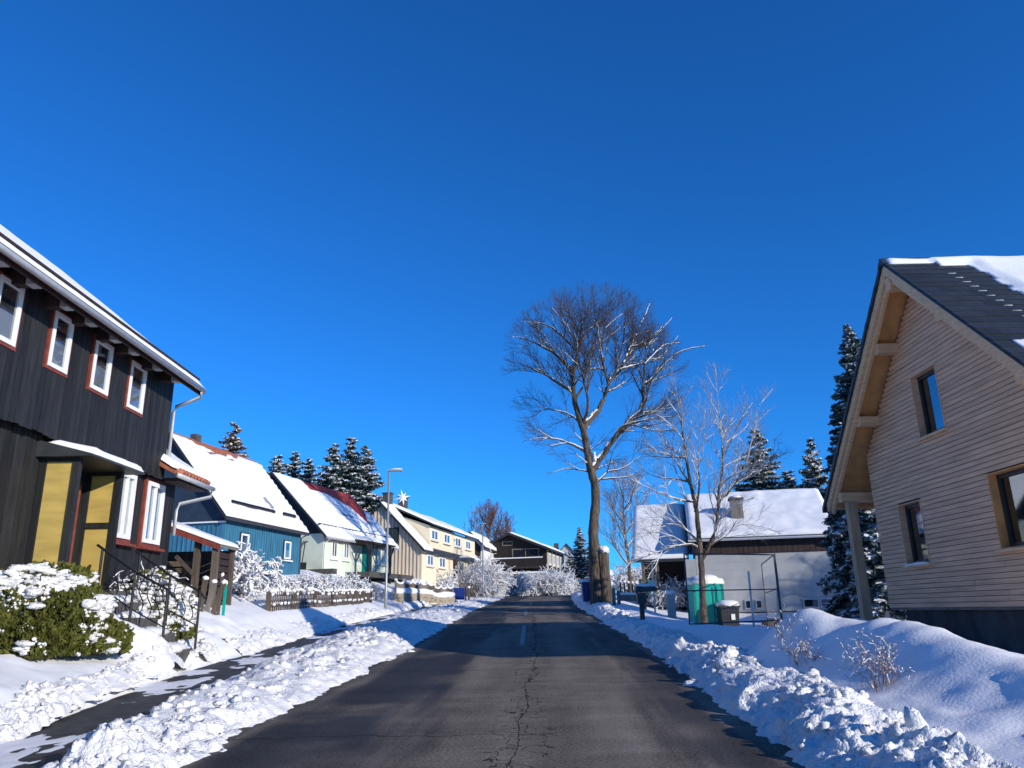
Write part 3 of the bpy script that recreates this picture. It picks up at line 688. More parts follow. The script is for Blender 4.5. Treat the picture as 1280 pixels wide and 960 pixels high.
dp = MB().tube([(-7.36, 17.5, 6.66), (-7.4, 17.52, 6.52), (-7.94, 17.5, 6.30), (-7.99, 17.49, 6.15), (-7.99, 17.49, 4.9)], .045, 8); dp.build('downpipe', 'gutter_zinc', hb, True)
vs_ = Vector((-1, 0, SB)).normalized()
snow_slab('snow_cover', hb, (EX+.03, 1.6, EZ+.025), (0, 1, 0), vs_, Vector((SB, 0, 1)).normalized(), 16.05, 5.1, .05, None, 9, .2, .2, .3)
# tiled lean-to roof over the far end of the ground floor
lt = MB(); ls = Vector((-1, 0, .62)).normalized()
MB().prism([(-7.66, UY1+.05, 4.70), (-9.4, UY1+.05, 5.78), (-9.4, UY1+.05, 5.68), (-7.66, UY1+.05, 4.62)], (0, 1.75, 0)).build('lean_to_roof', 'terracotta', hb)
MB().prism([(-7.58, UY1-.3, 4.66), (-8.0, UY1-.3, 4.92), (-8.0, UY1-.3, 4.82), (-7.58, UY1-.3, 4.60)], (0, .35, 0)).build('lean_to_roof', 'terracotta', hb)
for i in range(9):
    yy = UY1+.12+i*.19; MB().tube([(-7.62, yy, 4.70), (-8.1, yy, 5.0)], .075, 8).build('tile', 'terracotta', hb, True)
snow_slab('snow_cover', hb, (-7.72, UY1-.25, 4.79), (0, 1, 0), ls, Vector((.62, 0, 1)).normalized(), 2.03, 1.9, .14, None, 12, .1, .1, .4)
MB().tube([(-7.56, UY1-.3, 4.60), (-7.56, UY1+1.82, 4.60)], .06, 8).build('gutter', 'gutter_zinc', hb, True)
MB().tube([(-7.56, UY1+1.76, 4.58), (-7.58, UY1+1.76, 4.40), (-8.1, UY1+1.2, 4.16), (-8.14, UY1+1.13, 4.0), (-8.14, UY1+1.13, 3.4)], .042, 8).build('downpipe', 'gutter_zinc', hb, True)
MB().box((-8.02, UY1+.05, 4.52), (-7.66, UY1+1.7, 4.60)).build('lean_to_soffit', 'brown_dark', hb)
# porch
PY0, PY1, PX, PZ = 13.13, 14.6, -7.56, 4.15
po = hb
for yy in (PY0, PY1):
    for xx in (-8.14, PX): MB().box((xx-.055, yy-.05, 1.5), (xx+.055, yy+.05, PZ+.06)).build('porch_post', 'black_board', po)
    MB().box((-8.085, yy-.05, PZ+.0), (PX-.055, yy+.05, PZ+.06)).build('porch_rail', 'black_board', po)
    MB().box((-8.085, yy-.012, 1.6), (PX-.055, yy+.012, PZ)).build('yellow_panel', 'yellow_panel', po)
MB().box((-8.085, PY1-.06, 3.16), (PX-.055, PY1-.014, 3.26)).build('porch_rail', 'black_board', po)
MB().box((LX+.01, PY0+.25, 1.6), (LX+.07, PY0+.33, 3.95)).build('door_jamb', 'red_trim', po)
MB().box((LX+.01, PY1-.33, 1.6), (LX+.07, PY1-.25, 3.95)).build('door_jamb', 'red_trim', po)
MB().box((LX+.008, PY0+.331, 1.6), (LX+.04, PY1-.331, 3.9)).build('door', 'black_board', po)
MB().prism([(-8.2, 12.93, PZ+.36), (-7.22, 12.93, PZ+.10), (-7.22, 12.93, PZ+.065), (-8.2, 12.93, PZ+.065)], (0, 1.95, 0)).build('porch_roof', 'sheet_metal', po)
snow_slab('snow_cover', po, (-7.24, 13.1, PZ+.105), (0, 1, 0), Vector((-1, 0, .265)).normalized(), Vector((.265, 0, 1)).normalized(), 1.76, .92, .12, None, 17, .06, .06, .3)
MB().box((-8.1, 13.0, 1.3), (-7.1, 14.7, 2.0)).build('porch_step', 'stone_dark', po)

# garden steps and iron railings in front of the porch
for i in range(4):
    x = -7.25+i*.34; z = 1.80-.27*i
    st = MB().box((x, 13.40, z-1.2), (x+.42, 14.5, z)).build('stone_step', 'stone_dark')
    sc_ = MB().blob((x+.24, 13.95, z+.02), (.22, .52, .10), i+40, 12, 6, .15).build('snow_cap', 'snow_rough', st, True)
    tag(st, ['top stone step', 'second stone step', 'third stone step', 'lowest stone step'][i]+' of the snowy flight up to the porch', 'step', 'steps up to the porch')
for k, (yy, lab) in enumerate(((13.25, 'black wrought iron stair railing on the hedge side of the steps'), (14.62, 'black wrought iron stair railing on the shed side of the steps'))):
    rl = wempty('stair_railing', (-6.3, yy, 1.2), lab, 'railing', 'stair railings')
    pts = [(-7.0, 2.62), (-6.4, 2.22), (-5.82, 1.92)]
    MB().tube([(a, yy, b+.05) for a, b in [(-7.1, 2.68)]+pts[1:]+[(-5.72, 1.80)]], .022, 6).build('handrail', 'iron', rl)
    for a, b in pts: MB().tube([(a, yy, b-.95), (a, yy, b+.05)], .022, 6).build('post', 'iron', rl)
    for j in range(2):
        (a0, b0), (a1, b1) = pts[j], pts[j+1]
        MB().tube([(a0, yy, b0-.55), (a1, yy, b1-.55)], .012, 5).build('lower_rail', 'iron', rl)
        for q in range(1, 4):
            a = a0+(a1-a0)*q/4; b = b0+(b1-b0)*q/4
            MB().tube([(a+.05*math.sin(t*.9), yy, b-.55+.6*t/8) for t in range(9)], .010, 5).build('baluster', 'iron', rl)

# wood shed beside the black house
sh = wempty('wood_shed', (-8.4, 21, gz(-8.4, 21)), 'open wood shed with red edged sloping roof beside the black house', 'shed')
zs = lambda x: 3.72+(-8.65-x)*.36
MB().prism([(-9.6, 19.5, zs(-9.6)), (-7.35, 19.5, zs(-7.35)), (-7.35, 19.5, zs(-7.35)-.06), (-9.6, 19.5, zs(-9.6)-.06)], (0, 1.3, 0)).build('roof', 'grey_wood', sh)
MB().prism([(-9.6, 19.46, zs(-9.6)+.01), (-7.36, 19.46, zs(-7.36)+.01), (-7.36, 19.46, zs(-7.36)-.14), (-9.6, 19.46, zs(-9.6)-.14)], (0, .036, 0)).build('fascia', 'red_trim', sh)
d_ = Vector((-1, 0, .36)).normalized()
snow_slab('snow_cover', sh, (-7.33, 19.44, zs(-7.33)+.012), (0, 1, 0), d_, Vector((.36, 0, 1)).normalized(), 1.36, 2.35, .10, None, 23, .08, .08, .25)
for (x, yy) in ((-7.5, 19.6), (-7.5, 20.7), (-9.5, 19.6), (-8.0, 19.7)): MB().box((x-.07, yy-.07, gz(x, yy)-.3), (x+.07, yy+.07, zs(x)-.06)).build('post', 'old_wood', sh)
MB().bar((-8.5, 19.62, 3.0), (-8.02, 19.62, 2.55), .1, .08).build('brace', 'old_wood', sh)
MB().box((-9.6, 20.72, 1.0), (-7.56, 20.78, 3.2)).build('back_wall', 'old_wood', sh)
for i in range(7):
    z = 1.75+i*.17; MB().box((-9.45, 19.95, z), (-8.1, 20.0, z+.13)).build('slat', 'old_wood', sh)
for i in range(9):
    z = 1.6+i*.17; MB().box((-7.54, 19.7, z), (-7.50, 20.62, z+.14)).build('slat', 'brown_dark', sh)

# ------------------------------------------------------------------ gable houses along the left of the road
def gable_house(name, label, x, y, head, zb, L, W, ze, zri, wall, roofm, oe=.28, ov=.22, th=.13, back=None):
    h = empty(name, (x, y, zb), label, 'house', R(head)); H = ze-zb; HR = zri-zb; s = (HR-H)/(W/2)
    MB().prism([(0, 0, -1.5), (-W, 0, -1.5), (-W, 0, H), (-W/2, 0, HR), (0, 0, H)][::-1], (0, L, 0)).build('wall', wall, h)
    MB().prism([(-W/2+.001, -ov, HR+th), (oe, -ov, H-oe*s+th), (oe, -ov, H-oe*s+.01), (-W/2+.001, -ov, HR+.01)], (0, L+2*ov, 0)).build('roof_front', roofm, h)
    MB().prism([(-W/2-.001, -ov, HR+th), (-W-oe, -ov, H-oe*s+th), (-W-oe, -ov, H-oe*s+.01), (-W/2-.001, -ov, HR+.01)], (0, L+2*ov, 0)).build('roof_back', roofm, h)
    vb = MB()
    for sgn, xe in ((1, oe), (-1, -W-oe)):
        MB().prism([(-W/2+.003*sgn, -ov-.03, HR+th+.01), (xe, -ov-.03, H-oe*s+th+.01), (xe, -ov-.03, H-oe*s-.05), (-W/2+.003*sgn, -ov-.03, HR-.05)], (0, .028, 0)).build('verge_board', 'window_dark', h)
    MB().box((oe+.001, -ov, H-oe*s-.02), (oe+.02, L+ov, H-oe*s+th-.01)).build('eaves_board', 'window_dark', h)
    h_ = dict(h=h, H=H, HR=HR, s=s, W=W, L=L, oe=oe, ov=ov, th=th)
    h_['v'] = Vector((1, 0, -s)).normalized(); h_['n'] = Vector((s, 0, 1)).normalized(); h_['SL'] = (W/2+oe)*math.sqrt(1+s*s)
    h_['o'] = Vector((-W/2+.02, -ov, HR+th+.002))
    return h_
def roof_snow(h, th=.14, mask=None, seed=0, d=.12, rows=0.0):
    return snow_slab('snow_cover', h['h'], h['o'], (0, 1, 0), h['v'], h['n'], h['L']+2*h['ov'], h['SL'], th, mask, seed, d, d, rows=rows)
def onroof(h, a, b, up_=0): return h['o']+Vector((0, 1, 0))*a+h['v']*b+h['n']*up_
def battens(h, x0, x1, z0fn, z1fn, y, axis, step, wid, dep, matn, par=None):
    n = int((x1-x0)/step)
    for i in range(n+1):
        a = x0+i*step; p, q = z0fn(a), z1fn(a)
        if q-p < .05: continue
        if axis == 'g': MB().box((a-wid/2, y-dep, p), (a+wid/2, y+.004, q)).build('batten', matn, par or h['h'])
        else: MB().box((y-.004, a-wid/2, p), (y+dep, a+wid/2, q)).build('batten', matn, par or h['h'])

# blue house
zb = 3.0
bl = gable_house('blue_house', 'blue boarded house with a snowy roof and a strip of red ridge tiles', -11.65, 31.0, 11, zb, 6.75, 5.6, 5.6, 9.0, 'blue_wood', 'terracotta', .25, .3, .08)
B = bl['h']
MB().prism([(-.02, -.035, 2.22), (-5.58, -.035, 2.22), (-5.58, -.035, 2.6), (-2.8, -.035, 5.95), (-.02, -.035, 2.6)][::-1], (0, .03, 0)).build('gable_cladding', 'blue_dark', B)
MB().box((-5.7, -.13, 2.16), (.1, -.002, 2.215)).build('ledge', 'white_paint', B)
battens(bl, -5.5, -.05, lambda a: -.8, lambda a: 2.15, 0, 'g', .21, .05, .03, 'blue_wood')
battens(bl, .1, 6.7, lambda a: -.8, lambda a: 2.3, 0, 'f', .2, .045, .025, 'blue_wood')
MB().box((-.0, -.02, 2.26), (.012, 6.75, 2.5)).build('eaves_panel', 'grey_wood', B)
for a in (1.3, 5.1): window(B, (.004, a, 1.05), (0, 1, 0), (1, 0, 0), .62, .80, .07, 'white_paint', .05, 'blue_dark', 'white_paint', .07, 'glass', 0, .5)
window(B, (-3.9, -.036, 2.55), (1, 0, 0), (0, -1, 0), .9, .75, .06, 'white_paint', None, None, None, .05, 'glass')
def bmask(a, b):
    n1 = fbm(a*.9, b*4, 0, 3, 61)
    ridge = b-.16-.5*np.clip((a-1.2)/1.2, 0, 1)*np.clip((5.4-a)/.6, 0, 1)*np.clip(1+.9*n1, 0, 2)
    return np.maximum(ridge, -.05)
roof_snow(bl, .10, bmask, 31, .07, .22)
for (a0, a1, b) in ((1.0, 4.6, 3.98), (5.5, 6.7, 3.95)): MB().bar(onroof(bl, a0, b, .14), onroof(bl, a1, b, .14), .12, .10, bl['n']).build('snow_guard', 'iron', B)
MB().bar(onroof(bl, 4.55, 3.1, .12), onroof(bl, 4.75, 3.75, .12), .14, .10, bl['n']).build('roof_hatch', 'galvanised', B)
ch = MB().box((-3.05, 1.7, 5.6), (-2.75, 2.1, 6.35)); ch.build('chimney', 'stone_dark', B)
MB().tube([(.3, -.35, bl['H']-.02-bl['oe']*bl['s']), (.3, 7.0, bl['H']-.02-bl['oe']*bl['s'])], .05, 6).build('gutter', 'sheet_metal', B)
MB().tube([(.3, 6.9, bl['H']-.3), (.05, 6.72, 2.1), (.05, 6.72, -.6)], .04, 6).build('downpipe', 'sheet_metal', B)

# pale green house
zb = 3.85
gr = gable_house('green_house', 'pale green plastered house with dark gable, snowy red roof and porch', -10.31, 42.0, 15.5, zb, 8.85, 6.6, 5.8, 9.2, 'green_plaster', 'red_tile', .3, .25, .08)
G = gr['h']
MB().prism([(-.02, -.05, 1.93), (-6.58, -.05, 1.93), (-3.3, -.05, 5.3)][::-1], (0, .045, 0)).build('gable_cladding', 'gable_slate', G)
for (a, w) in ((.85, .62), (2.24, .62), (6.6, .55), (7.5, .5)): window(G, (.002, a, .72), (0, 1, 0), (1, 0, 0), w, .88, .07, 'white_paint', .09, 'green_plaster', 'white_paint', .06, 'glass', 1)
MB().box((.002, 4.6, .0), (.06, 5.5, 1.6)).build('door', 'teal_dark', G)
def gmask(a, b):
    # a jagged bare strip of red tiles: along the ridge, widening towards the far verge
    n1 = .16*fbm(a*2.2, b*2.2, 0, 3, 71)
    lim = np.interp(a, [0, 2.6, 2.75, 4.2, 5.6, 6.6, 7.5, 8.0, 8.3, 9.4], [.0, .0, .75, .75, 1.1, 1.7, 3.3, 3.6, 2.6, 1.6])
    return b-lim+n1*(lim > .05)+.02
roof_snow(gr, .16, gmask, 37, .07, .06)
for i in range(22):
    a = -.1+i*.42; MB().bar(onroof(gr, a, 4.35, .15), onroof(gr, a+.32, 4.35, .15), .06, .07, gr['n']).build('snow_guard', 'iron', G)
MB().bar(onroof(gr, 4.2, 2.9, .13), onroof(gr, 5.6, 2.95, .13), .12, .12, gr['n']).build('roof_hatch', 'galvanised', G)
MB().tube([(.36, -.3, gr['H']-.28), (.36, 9.1, gr['H']-.28)], .06, 6).build('gutter', 'gutter_zinc', G)
MB().tube([(.36, .05, gr['H']-.3), (.06, .08, gr['H']-.55), (.06, .08, -.6)], .05, 6).build('downpipe', 'white_paint', G)
# porch with hipped snowy canopy on dark braced posts
px0, px1, pyA, pyB = 0, 1.3, 2.95, 6.4
MB().prism([(0, pyA, 1.9), (1.35, pyA, 1.66), (1.35, pyA, 1.58), (0, pyA, 1.58)], (0, pyB-pyA, 0)).build('canopy', 'brown_dark', G)
snow_slab('canopy_snow', G, (1.4, pyA-.06, 1.665), (0, 1, 0), Vector((-1, 0, .16)), Vector((.16, 0, 1)), pyB-pyA+.12, 1.38, .22, None, 43, .12, .12, .25)
for yy in (3.3, 6.0):
    MB().box((1.1, yy-.08, -.8), (1.24, yy+.08, 1.58)).build('canopy_post', 'window_dark', G)
    for s in (-1, 1): MB().bar((1.17, yy, .95), (1.17, yy+s*.5, 1.54), .1).build('brace', 'window_dark', G)
MB().box((0, 2.6, -.3), (1.5, 8.9, -.02)).build('terrace', 'stone_dark', G)
MB().box((-6.6, -.5, -.25), (.9, -.05, .02)).build('terrace', 'stone_dark', G)
sv = empty('snow_shovel', (0, 0, 0), 'dark snow shovel leaning against the pale green gable wall', 'shovel', R(15.5)); sv.location = Vector((-10.31, 42, zb))+Matrix.Rotation(-R(15.5), 3, 'Z') @ Vector((-1.05, -.3, 0))
MB().tube([(0, -.02, .35), (0, .2, 1.5)], .03, 6).build('handle', 'window_dark', sv); MB().box((-.28, -.07, .02), (.28, -.03, .4)).build('blade', 'window_dark', sv)
MB().box((-.16, .18, 1.47), (.16, .22, 1.53)).build('grip', 'window_dark', sv)

# beige and cream house
zb = 3.85
be = gable_house('cream_house', 'cream rendered house with beige battened gable and a long dormer', -6.46, 54.0, 11.5, zb, 15.0, 6.0, 5.9, 9.0, 'cream_paint', 'slate', .3, .3)
C = be['h']
MB().prism([(.015, -.02, -1.2), (-6.0, -.02, -1.2), (-6.0, -.02, 2.05), (-3, -.02, 5.13), (.015, -.02, 2.05)][::-1], (0, .016, 0)).build('gable_cladding', 'beige_wood', C)
battens(be, -5.9, -.05, lambda a: -1, lambda a: 2.0+(3-abs(a+3))*1.03, -.02, 'g', .27, .09, .05, 'beige_batten')
window(C, (-2.55, -.075, 2.42), (1, 0, 0), (0, -1, 0), .85, 1.0, .07, 'window_dark', .06, 'window_dark', None, .05, 'glass_dark')
MB().prism([(.0, 1.75, 1.9), (0, 1.75, 3.72), (-2.9, 1.75, 4.75), (-2.9, 1.75, 1.9)], (0, 12.9, 0)).build('dormer', 'cream_paint', C)
MB().prism([(.35, 1.5, 3.70), (.35, 1.5, 3.80), (-3.0, 1.5, 5.33), (-3.0, 1.5, 5.2)], (0, 13.4, 0)).build('dormer_roof', 'slate', C)
dv = Vector((1, 0, -.457)).normalized()
snow_slab('dormer_snow', C, (-3.0, 1.45, 5.34), (0, 1, 0), dv, Vector((.457, 0, 1)).normalized(), 13.5, 3.68, .16, None, 47, .2, .15)
snow_slab('snow_cover', C, be['o'], (0, 1, 0), be['v'], be['n'], 1.9, be['SL'], .16, None, 48, .12, .12)
snow_slab('snow_cover', C, be['o']+Vector((0, 14.7, 0)), (0, 1, 0), be['v'], be['n'], .9, be['SL'], .14, None, 49, .12, .12)
MB().prism([(.06, -.05, 1.76), (.06, -.05, 1.86), (.0, -.05, 1.86), (.0, -.05, 1.76)], (0, 15.1, 0)).build('string_course', 'beige_batten', C)
for a in (2.0, 5.15, 8.25, 11.4): window(C, (.004, a, 2.72), (0, 1, 0), (1, 0, 0), 1.65, .8, .13, 'white_paint', None, None, 'beige_wood', .07, 'glass', 1)
for a, w in ((1.1, 1.5), (3.95, 1.65), (9.5, 1.3)): window(C, (.004, a, .85), (0, 1, 0), (1, 0, 0), w, .85, .13, 'white_paint', None, None, 'beige_wood', .07, 'glass', 1)
MB().box((.002, 6.6, .2), (.05, 6.9, 1.6)).build('drain_board', 'beige_wood', C)
MB().box((.002, 7.8, .0), (.04, 9.0, 1.65)).build('door', 'brown_dark', C)
for (a, b) in ((1.0, -3.0), (3.2, -2.6)):
    k = MB().box((b-.35, a, 4.6), (b+.25, a+.5, 6.05)).build('chimney', 'stone_dark', C); MB().box((b-.42, a-.07, 6.06), (b+.32, a+.57, 6.14)).build('chimney_cap', 'stone_dark', k)
# star decoration fixed above the chimney
c_ = Matrix.Rotation(-R(11.5), 3, 'Z') @ Vector((-3.0, 2.2, 0))+Vector((-6.46, 54, 0)); pst = atY(503, 622, c_.y)
so = wempty('star_decoration', tuple(pst), 'large white pointed star standing above the cream house roof', 'star')
for i in range(8):
    t = i*math.pi/4+.2; L_ = .62 if i % 2 == 0 else .45
    d1 = Vector((math.cos(t), 0, math.sin(t))); d2 = Vector((-math.sin(t), 0, math.cos(t))); m = MB(); n = 0
    a = pst+d1*L_; ring = [pst+d2*.13, pst+Vector((0, -.13, 0)), pst-d2*.13, pst+Vector((0, .13, 0))]
    m.v = [tuple(a)]+[tuple(r) for r in ring]; m.f = [[0, 1, 2], [0, 2, 3], [0, 3, 4], [0, 4, 1], [1, 4, 3, 2]]; m.build('point', 'star_white', so)
MB().tube([pst-Vector((0, 0, .1)), Vector((pst.x, pst.y, 8.7))], .03, 5).build('pole', 'iron', so)

# white house behind the cream one
p = atY(607, 684, 80); pr = atY(592, 665, 80); zb = float(gnd(p.x, 80))-.2
fh = gable_house('white_house', 'white rendered house with snowy gable roof just beyond the cream house', p.x-.2, 80, 9, zb, 6.5, 2*(p.x-pr.x)+.2, p.z+.15, pr.z-.1, 'white_paint', 'slate', .3, .5)
roof_snow(fh, .22, None, 53, .2)
MB().prism([(-.3, -.05, fh['H']-2.2), (-1.6, -.05, fh['H']-2.2), (-1.6, -.05, fh['H']+.2), (-.9, -.05, fh['H']+.5), (-.3, -.05, fh['H']-.1)], (0, .04, 0)).build('gable_cladding', 'brown_dark', fh['h'])
window(fh['h'], (-2.6, -.03, fh['H']-1.0), (1, 0, 0), (0, -1, 0), .8, .9, .09, 'window_dark', None, None, None, .05, 'glass_dark')
# dark chalet
p = atY(683, 684, 84)
cz = float(gnd(p.x, 84))-.2
ct = gable_house('dark_chalet', 'broad dark brown timber chalet with balcony and low pitched snowy roof', p.x, 84, 13.4, cz, 10.3, 7.9, p.z-.15, 9.55, 'chalet_dark', 'chalet_dark', .5, .7, .2)
K = ct['h']
roof_snow(ct, .16, None, 57, .25)
Hc = ct['H']
MB().box((-5.8, -1.3, Hc-2.05), (-.2, -.02, Hc-1.85)).build('balcony_floor', 'brown_dark', K)
for i in range(28): MB().box((-5.78+i*.2, -1.3, Hc-1.85), (-5.62+i*.2, -1.26, Hc-1.0)).build('balcony_board', 'chalet_dark', K)
MB().box((-5.8, -1.34, Hc-1.0), (-.2, -1.22, Hc-.9)).build('balcony_rail', 'snow', K)
MB().box((-6.2, -1.6, Hc-2.9), (-.1, -.02, Hc-2.6)).build('canopy', 'grey_wood', K); MB().box((-6.3, -1.7, Hc-2.6), (0, -.02, Hc-2.4)).build('snow_cover', 'snow', K)
window(K, (-3.8, -.03, Hc-.9), (1, 0, 0), (0, -1, 0), 3.0, 1.0, .12, 'grey_wood', None, None, None, .06, 'glass', 1)
window(K, (-4.9, -.03, Hc+.45), (1, 0, 0), (0, -1, 0), 1.2, .5, .1, 'grey_wood', None, None, None, .06, 'glass')
MB().box((-7.9, -.06, -1), (.02, -.01, Hc-2.95)).build('plinth', 'grey_plaster', K)
for a in (1.0, 3.4, 5.8, 8.2): window(K, (.01, a, Hc-1.6), (0, 1, 0), (1, 0, 0), 1.2, 1.2, .12, 'white_paint', .1, 'beige_wood', None, .06, 'glass', 1)
for a in (.1, 2.7, 5.1, 7.5, 9.9): MB().box((.01, a, Hc-3.2), (.09, a+.35, Hc-.1)).build('pilaster', 'beige_wood', K)
# far house with white gable
p = atY(707, 681, 118)
fv = gable_house('far_house', 'small far white house with dark steep gable roof between chalet and firs', p.x+1.9, 117, 0, float(gnd(p.x, 117))-.2, 9, 3.8, p.z-2.0, p.z, 'grey_plaster', 'slate', .3, .3)
MB().prism([(.25, -.35, fv['H']-4.2), (5.5, -.35, fv['H']-4.2), (4.8, -.35, fv['H']-1.9), (.25, -.35, fv['H']-1.9)], (0, 5, 0)).build('side_wing', 'snow', fv['h'])
for a in (-3.2, -1.5): window(fv['h'], (a, -.03, fv['H']-1.6), (1, 0, 0), (0, -1, 0), .95, 1.3, .1, 'white_paint', None, None, None, .05, 'glass_dark')
MB().box((-3.6, 2, fv['HR']-1.2), (-2.9, 2.7, fv['HR']+.35)).build('chimney', 'stone_dark', fv['h'])

# ------------------------------------------------------------------ right: grey rendered house with dark upper band
zb = 1.0; hd = 12
gh = empty('grey_house', (15.0, 37.3, zb), 'grey rendered house with dark brown upper band and wide snowy roof', 'house', R(hd))
H = 4.86-zb; HR = 7.3-zb; W_ = 6.3; D_ = 8.0
MB().box((-W_, 0, -1), (0, D_, 3.0)).build('wall', 'grey_plaster', gh)
MB().prism([(-W_-.02, -.03, 3.0), (-W_-.02, -.03, H), (-W_-.02, D_/2, HR-.05), (-W_-.02, D_, H), (-W_-.02, D_, 3.0)], (W_+.04, 0, 0)).build('upper_wall', 'brown_dark', gh)
for i in range(25): MB().box((-W_+i*.255, -.055, 3.02), (-W_+.235+i*.255, -.033, H-.1)).build('board', 'brown_dark', gh)
sg = (HR-H)/(D_/2)
MB().prism([(-W_-.3, -.4, H-.4*sg+.02), (-W_-.3, D_/2, HR+.02), (-W_-.3, D_/2, HR+.16), (-W_-.3, -.4, H-.4*sg+.14)], (W_+.75, 0, 0)).build('roof_front', 'slate', gh)
MB().prism([(-W_-.3, D_+.4, H-.4*sg+.02), (-W_-.3, D_/2+.002, HR+.02), (-W_-.3, D_/2+.002, HR+.16), (-W_-.3, D_+.4, H-.4*sg+.14)], (W_+.75, 0, 0)).build('roof_back', 'slate', gh)
snow_slab('snow_cover', gh, (-W_-.28, D_/2, HR+.165), (1, 0, 0), Vector((0, -1, -sg)), Vector((0, -sg, 1)), W_+.72, (D_/2+.42)*math.sqrt(1+sg*sg), .17, None, 63, .14, .14, .35)
MB().tube([(-W_-.3, -.45, H-.4*sg+.05), (.45, -.45, H-.4*sg+.05)], .06, 6).build('gutter', 'gutter_zinc', gh)
MB().tube([(.12, -.45, H-.3), (.12, -.08, H-.7), (.12, -.08, -.2)], .05, 6).build('downpipe', 'gutter_zinc', gh)
k = MB().box((-4.35, .95, H+.2), (-3.75, 1.55, HR-.55)).build('chimney', 'grey_wood', gh); MB().box((-4.42, .88, HR-.548), (-3.68, 1.62, HR-.45)).build('chimney_cap', 'stone_dark', k)
MB().blob((-4.05, 1.25, HR-.43), (.34, .34, .12), 6, 8, 5, .15).build('chimney_snow', 'snow', k, True)
MB().box((-1.6, 2.9, HR-.62), (-.9, 3.0, HR-.45)).build('roof_hatch', 'galvanised', gh)
for (x0, w) in ((-1.55, .7), (-.8, .6), (-4.2, .3), (-3.7, .3)): window(gh, (x0, -.004, .42), (1, 0, 0), (0, -1, 0), w, .42, .05, 'gutter_zinc', None, None, None, .05, 'glass_dark')
MB().box((-W_-.01, -.02, -1), (.01, -.004, .3)).build('plinth', 'stone_dark', gh)
# its lower left wing with a dark boarded porch
wg = 2.7
MB().box((-W_-wg, 1.6, -1), (-W_-.01, D_-.5, 2.9)).build('wing_wall', 'brown_dark', gh)
MB().prism([(-W_-wg-.4, .2, 2.75), (-W_-wg-.4, .2, 2.9), (-W_-wg-.4, D_/2+.5, HR-.25), (-W_-wg-.4, D_/2+.5, HR-.45)], (wg+.09, 0, 0)).build('wing_roof', 'slate', gh)
sw = (HR-.25-2.9)/(D_/2+.3)
snow_slab('wing_snow', gh, (-W_-wg-.4, D_/2+.5, HR-.24), (1, 0, 0), Vector((0, -1, -sw)), Vector((0, -sw, 1)), wg+.08, (D_/2+.32)*math.sqrt(1+sw*sw), .16, None, 67, .14, .14, .35)
for x in (-W_-wg+.1, -W_-1.9, -W_-.3): MB().box((x-.08, .4, -1), (x+.08, .56, 2.8)).build('porch_post', 'old_wood', gh)
window(gh, (-W_-2.9, 1.58, .8), (1, 0, 0), (0, -1, 0), 1.0, 1.2, .07, 'grey_wood', None, None, None, .05, 'glass_dark')
MB().box((-W_-.5, -.35, .0), (-W_-.02, .02, 2.8)).build('flue_casing', 'grey_plaster', gh)

